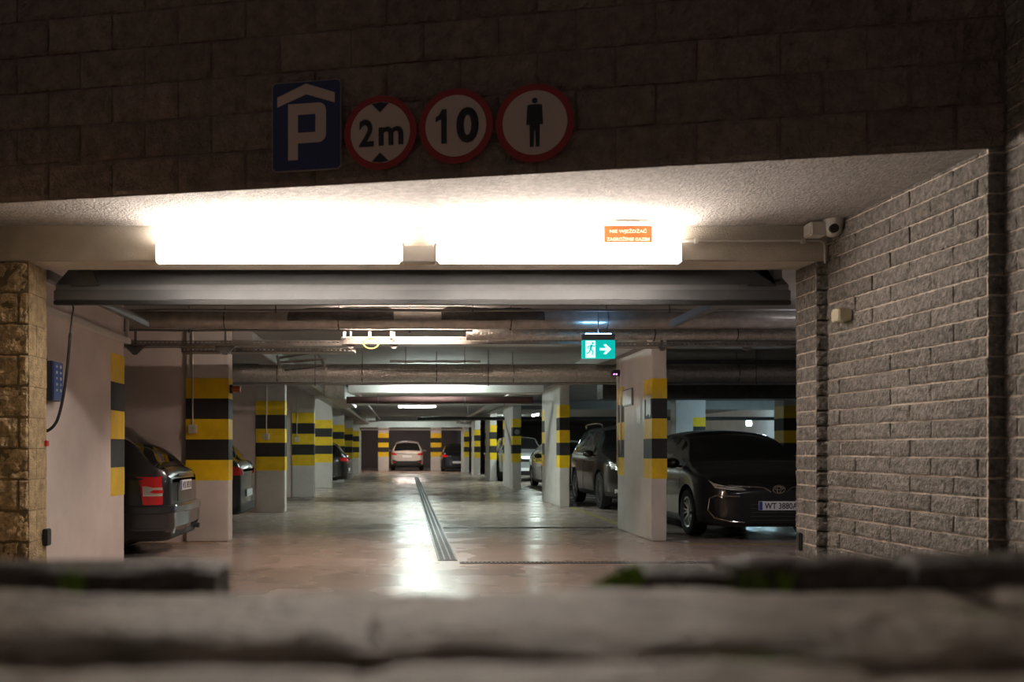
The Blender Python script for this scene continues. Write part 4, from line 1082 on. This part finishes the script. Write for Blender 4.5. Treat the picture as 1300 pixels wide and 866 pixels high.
# stuff on the big right pillar
p = thing('camera', (3.09, 13.8, CH + (HY - 474) / F * 13.8), 'black camera with two pink lights on edge of large right pillar', 'camera')
bm = bmesh.new(); box(bm, -.09, .04, -.10, .02, -.045, .045, bev=.02); new_obj('camera_body', bm, 'black_pl', p, smooth=50)
for q in (-.07, -.035):
    bm = bmesh.new(); cyl(bm, (q, -.105, -.022), .010, .01, 'y', 12); new_obj('light', bm, 'pink_led', p)
p = thing('notice_frame', (3.135, 13.3, CH + (HY - 505) / F * 13.4), 'small framed white notice on the side of large right pillar', 'notice')
bm = bmesh.new(); box(bm, -.02, .0, -.28, .28, -.12, .12, bev=.004); new_obj('frame', bm, 'steel', p)
bm = bmesh.new(); box(bm, -.023, -.018, -.24, .24, -.10, .10); new_obj('sheet', bm, 'paper', p)
for xx, yy, zz, d in ((3.12, 13.93, .9, 'thicker conduit up the far edge of large right pillar, below pink-lit camera'), (3.122, 13.72, 1.1, 'thinner conduit beside the framed notice on large right pillar')):
    bm = bmesh.new(); tube(bm, [(xx, yy, zz), (xx, yy, 2.6)], .012, 8); tag(new_obj('conduit', bm, 'white_pl', smooth=50), d, 'conduit')
def scrap(y0, y1, z0, z1, label):
    bm = bmesh.new(); n = 9; xx = 3.1375
    top = []; bot = []
    for i in range(n + 1):
        y = y0 + (y1 - y0) * i / n
        top.append((y, z1 + .02 * noise.noise(Vector((i * .9, z1 * 7, 1))))); bot.append((y, z0 + .22 * (z1 - z0) * (noise.noise(Vector((i * 1.3, z0 * 5, 3))) + .3)))
    vs = [bm.verts.new((xx, y, z)) for y, z in top + bot[::-1]]
    f = bm.faces.new(vs); g_ = bmesh.ops.extrude_face_region(bm, geom=[f])
    for v in [q for q in g_['geom'] if isinstance(q, bmesh.types.BMVert)]: v.co.x += .003
    tag(new_obj('paper_scrap', bm, 'paper'), label, 'paper')
scrap(12.12, 12.34, 1.60, 1.88, 'torn pale sheet at the striped corner of large right pillar')
scrap(12.42, 12.52, 1.52, 1.86, 'narrow torn pale strip on the side of large right pillar')
scrap(12.62, 12.86, 1.50, 1.74, 'torn pale patch in the middle side of large right pillar')
bm = bmesh.new(); cyl(bm, (0, 0, 0), .075, .04, 'y', 24); tag(new_obj('round_sensor', bm, 'steel', loc=(3.25, 27.57, 1.17 + 22.5 / F * 27.6 + .0)), 'round grey sensor on the upper black band of a right pillar', 'sensor')

# ------------------------------------------------------------------ floor drains and lines
def grate(x0, x1, y0, y1, along, label):
    p = thing('drain_grate', ((x0 + x1) / 2, y0, 0), label, 'drain', 'floor drains')
    X0, X1 = x0 - (x0 + x1) / 2, x1 - (x0 + x1) / 2; L = y1 - y0
    bm = bmesh.new(); box(bm, X0, X1, 0, L, .0005, .0035); new_obj('channel', bm, 'steel_dk', p)
    bm = bmesh.new()
    if along:
        for q in (0, .30, .62, .92): box(bm, X0 + (X1 - X0) * q, X0 + (X1 - X0) * (q + .08), 0, L, .003, .010)
        y = 0
        while y < L: box(bm, X0 + .01, X1 - .01, y, y + .035, .003, .008); y += .075 + y * .004
    else:
        n = int((X1 - X0) / .045)
        for i in range(n): box(bm, X0 + i * .045, X0 + i * .045 + .022, 0.01, L - .01, .003, .008)
        box(bm, X0, X1, 0, .012, .003, .009); box(bm, X0, X1, L - .012, L, .003, .009)
    new_obj('grid', bm, 'steel', p)
grate(.345, .545, 9.95, 40, True, 'long metal drain grate running down the middle of the aisle')
grate(.56, 4.6, 9.70, 9.82, False, 'cross drain from the long grate towards right, nearest one')
grate(.56, 3.1, 14.1, 14.22, False, 'cross drain behind the nearest, ending at the large pillar')
def line(pts, label):
    bm = bmesh.new(); vs = [bm.verts.new((x, y, .0025)) for x, y in pts]; f = bm.faces.new(vs)
    g_ = bmesh.ops.extrude_face_region(bm, geom=[f])
    for v in [q for q in g_['geom'] if isinstance(q, bmesh.types.BMVert)]: v.co.z -= .002
    tag(new_obj('floor_line', bm, 'yline'), label, 'floor marking')
def fl(px, py): Z = F * CH / (py - HY); return ((px - VX) / F * Z, Z)
line([(3.30, 14.5), (3.42, 14.5), (3.42, 21), (3.30, 21)], 'faded yellow line on the floor beside the dark off-roader')
line([(-5.5, 11.78), (-2.4, 11.78), (-2.4, 11.86), (-5.5, 11.86)], 'faded yellow line on the floor before the largest left pillar')
line([(3.5, 11.7), (8, 11.7), (8, 11.8), (3.5, 11.8)], 'faded yellow line on the floor before the black saloon')
bm = bmesh.new(); box(bm, -2.2, 3.0, 23.0, 23.03, .0003, .002); tag(new_obj('floor_joint', bm, 'steel_dk'), 'thin dark joint across the floor in the middle distance', 'floor joint')
bm = bmesh.new(); box(bm, .56, 3.0, 16.9, 16.93, .0003, .002); tag(new_obj('floor_joint', bm, 'steel_dk'), 'thin dark joint on the floor before the second right pillar', 'floor joint')

# ------------------------------------------------------------------ world, camera, view
w = bpy.data.worlds.new('night'); SC.world = w; w.use_nodes = True
bg = w.node_tree.nodes['Background']; bg.inputs[0].default_value = (1.0, .80, .70, 1); bg.inputs[1].default_value = .046
cam = bpy.data.cameras.new('camera'); co = bpy.data.objects.new('camera', cam); COL.objects.link(co); SC.camera = co
co.location = (0, 0, CH); co.rotation_euler = (PI / 2, 0, 0)
cam.sensor_width = 36; cam.lens = F / 1300 * 36
cam.shift_x = (650 - VX) / 1300; cam.shift_y = (HY - 433) / 1300
cam.clip_start = .05; cam.clip_end = 200
cam.dof.use_dof = True; cam.dof.focus_distance = 9.0; cam.dof.aperture_fstop = cam.lens / 1000 / .012
SC.view_settings.view_transform = 'Standard'; SC.view_settings.look = 'None'; SC.view_settings.gamma = 1
SC.view_settings.use_curve_mapping = False; SC.view_settings.exposure = 0.38
SC.cycles.use_denoising = True
SC.cycles.max_bounces = 8; SC.cycles.diffuse_bounces = 5; SC.cycles.sample_clamp_indirect = 6
SC.cycles.caustics_reflective = False; SC.cycles.caustics_refractive = False
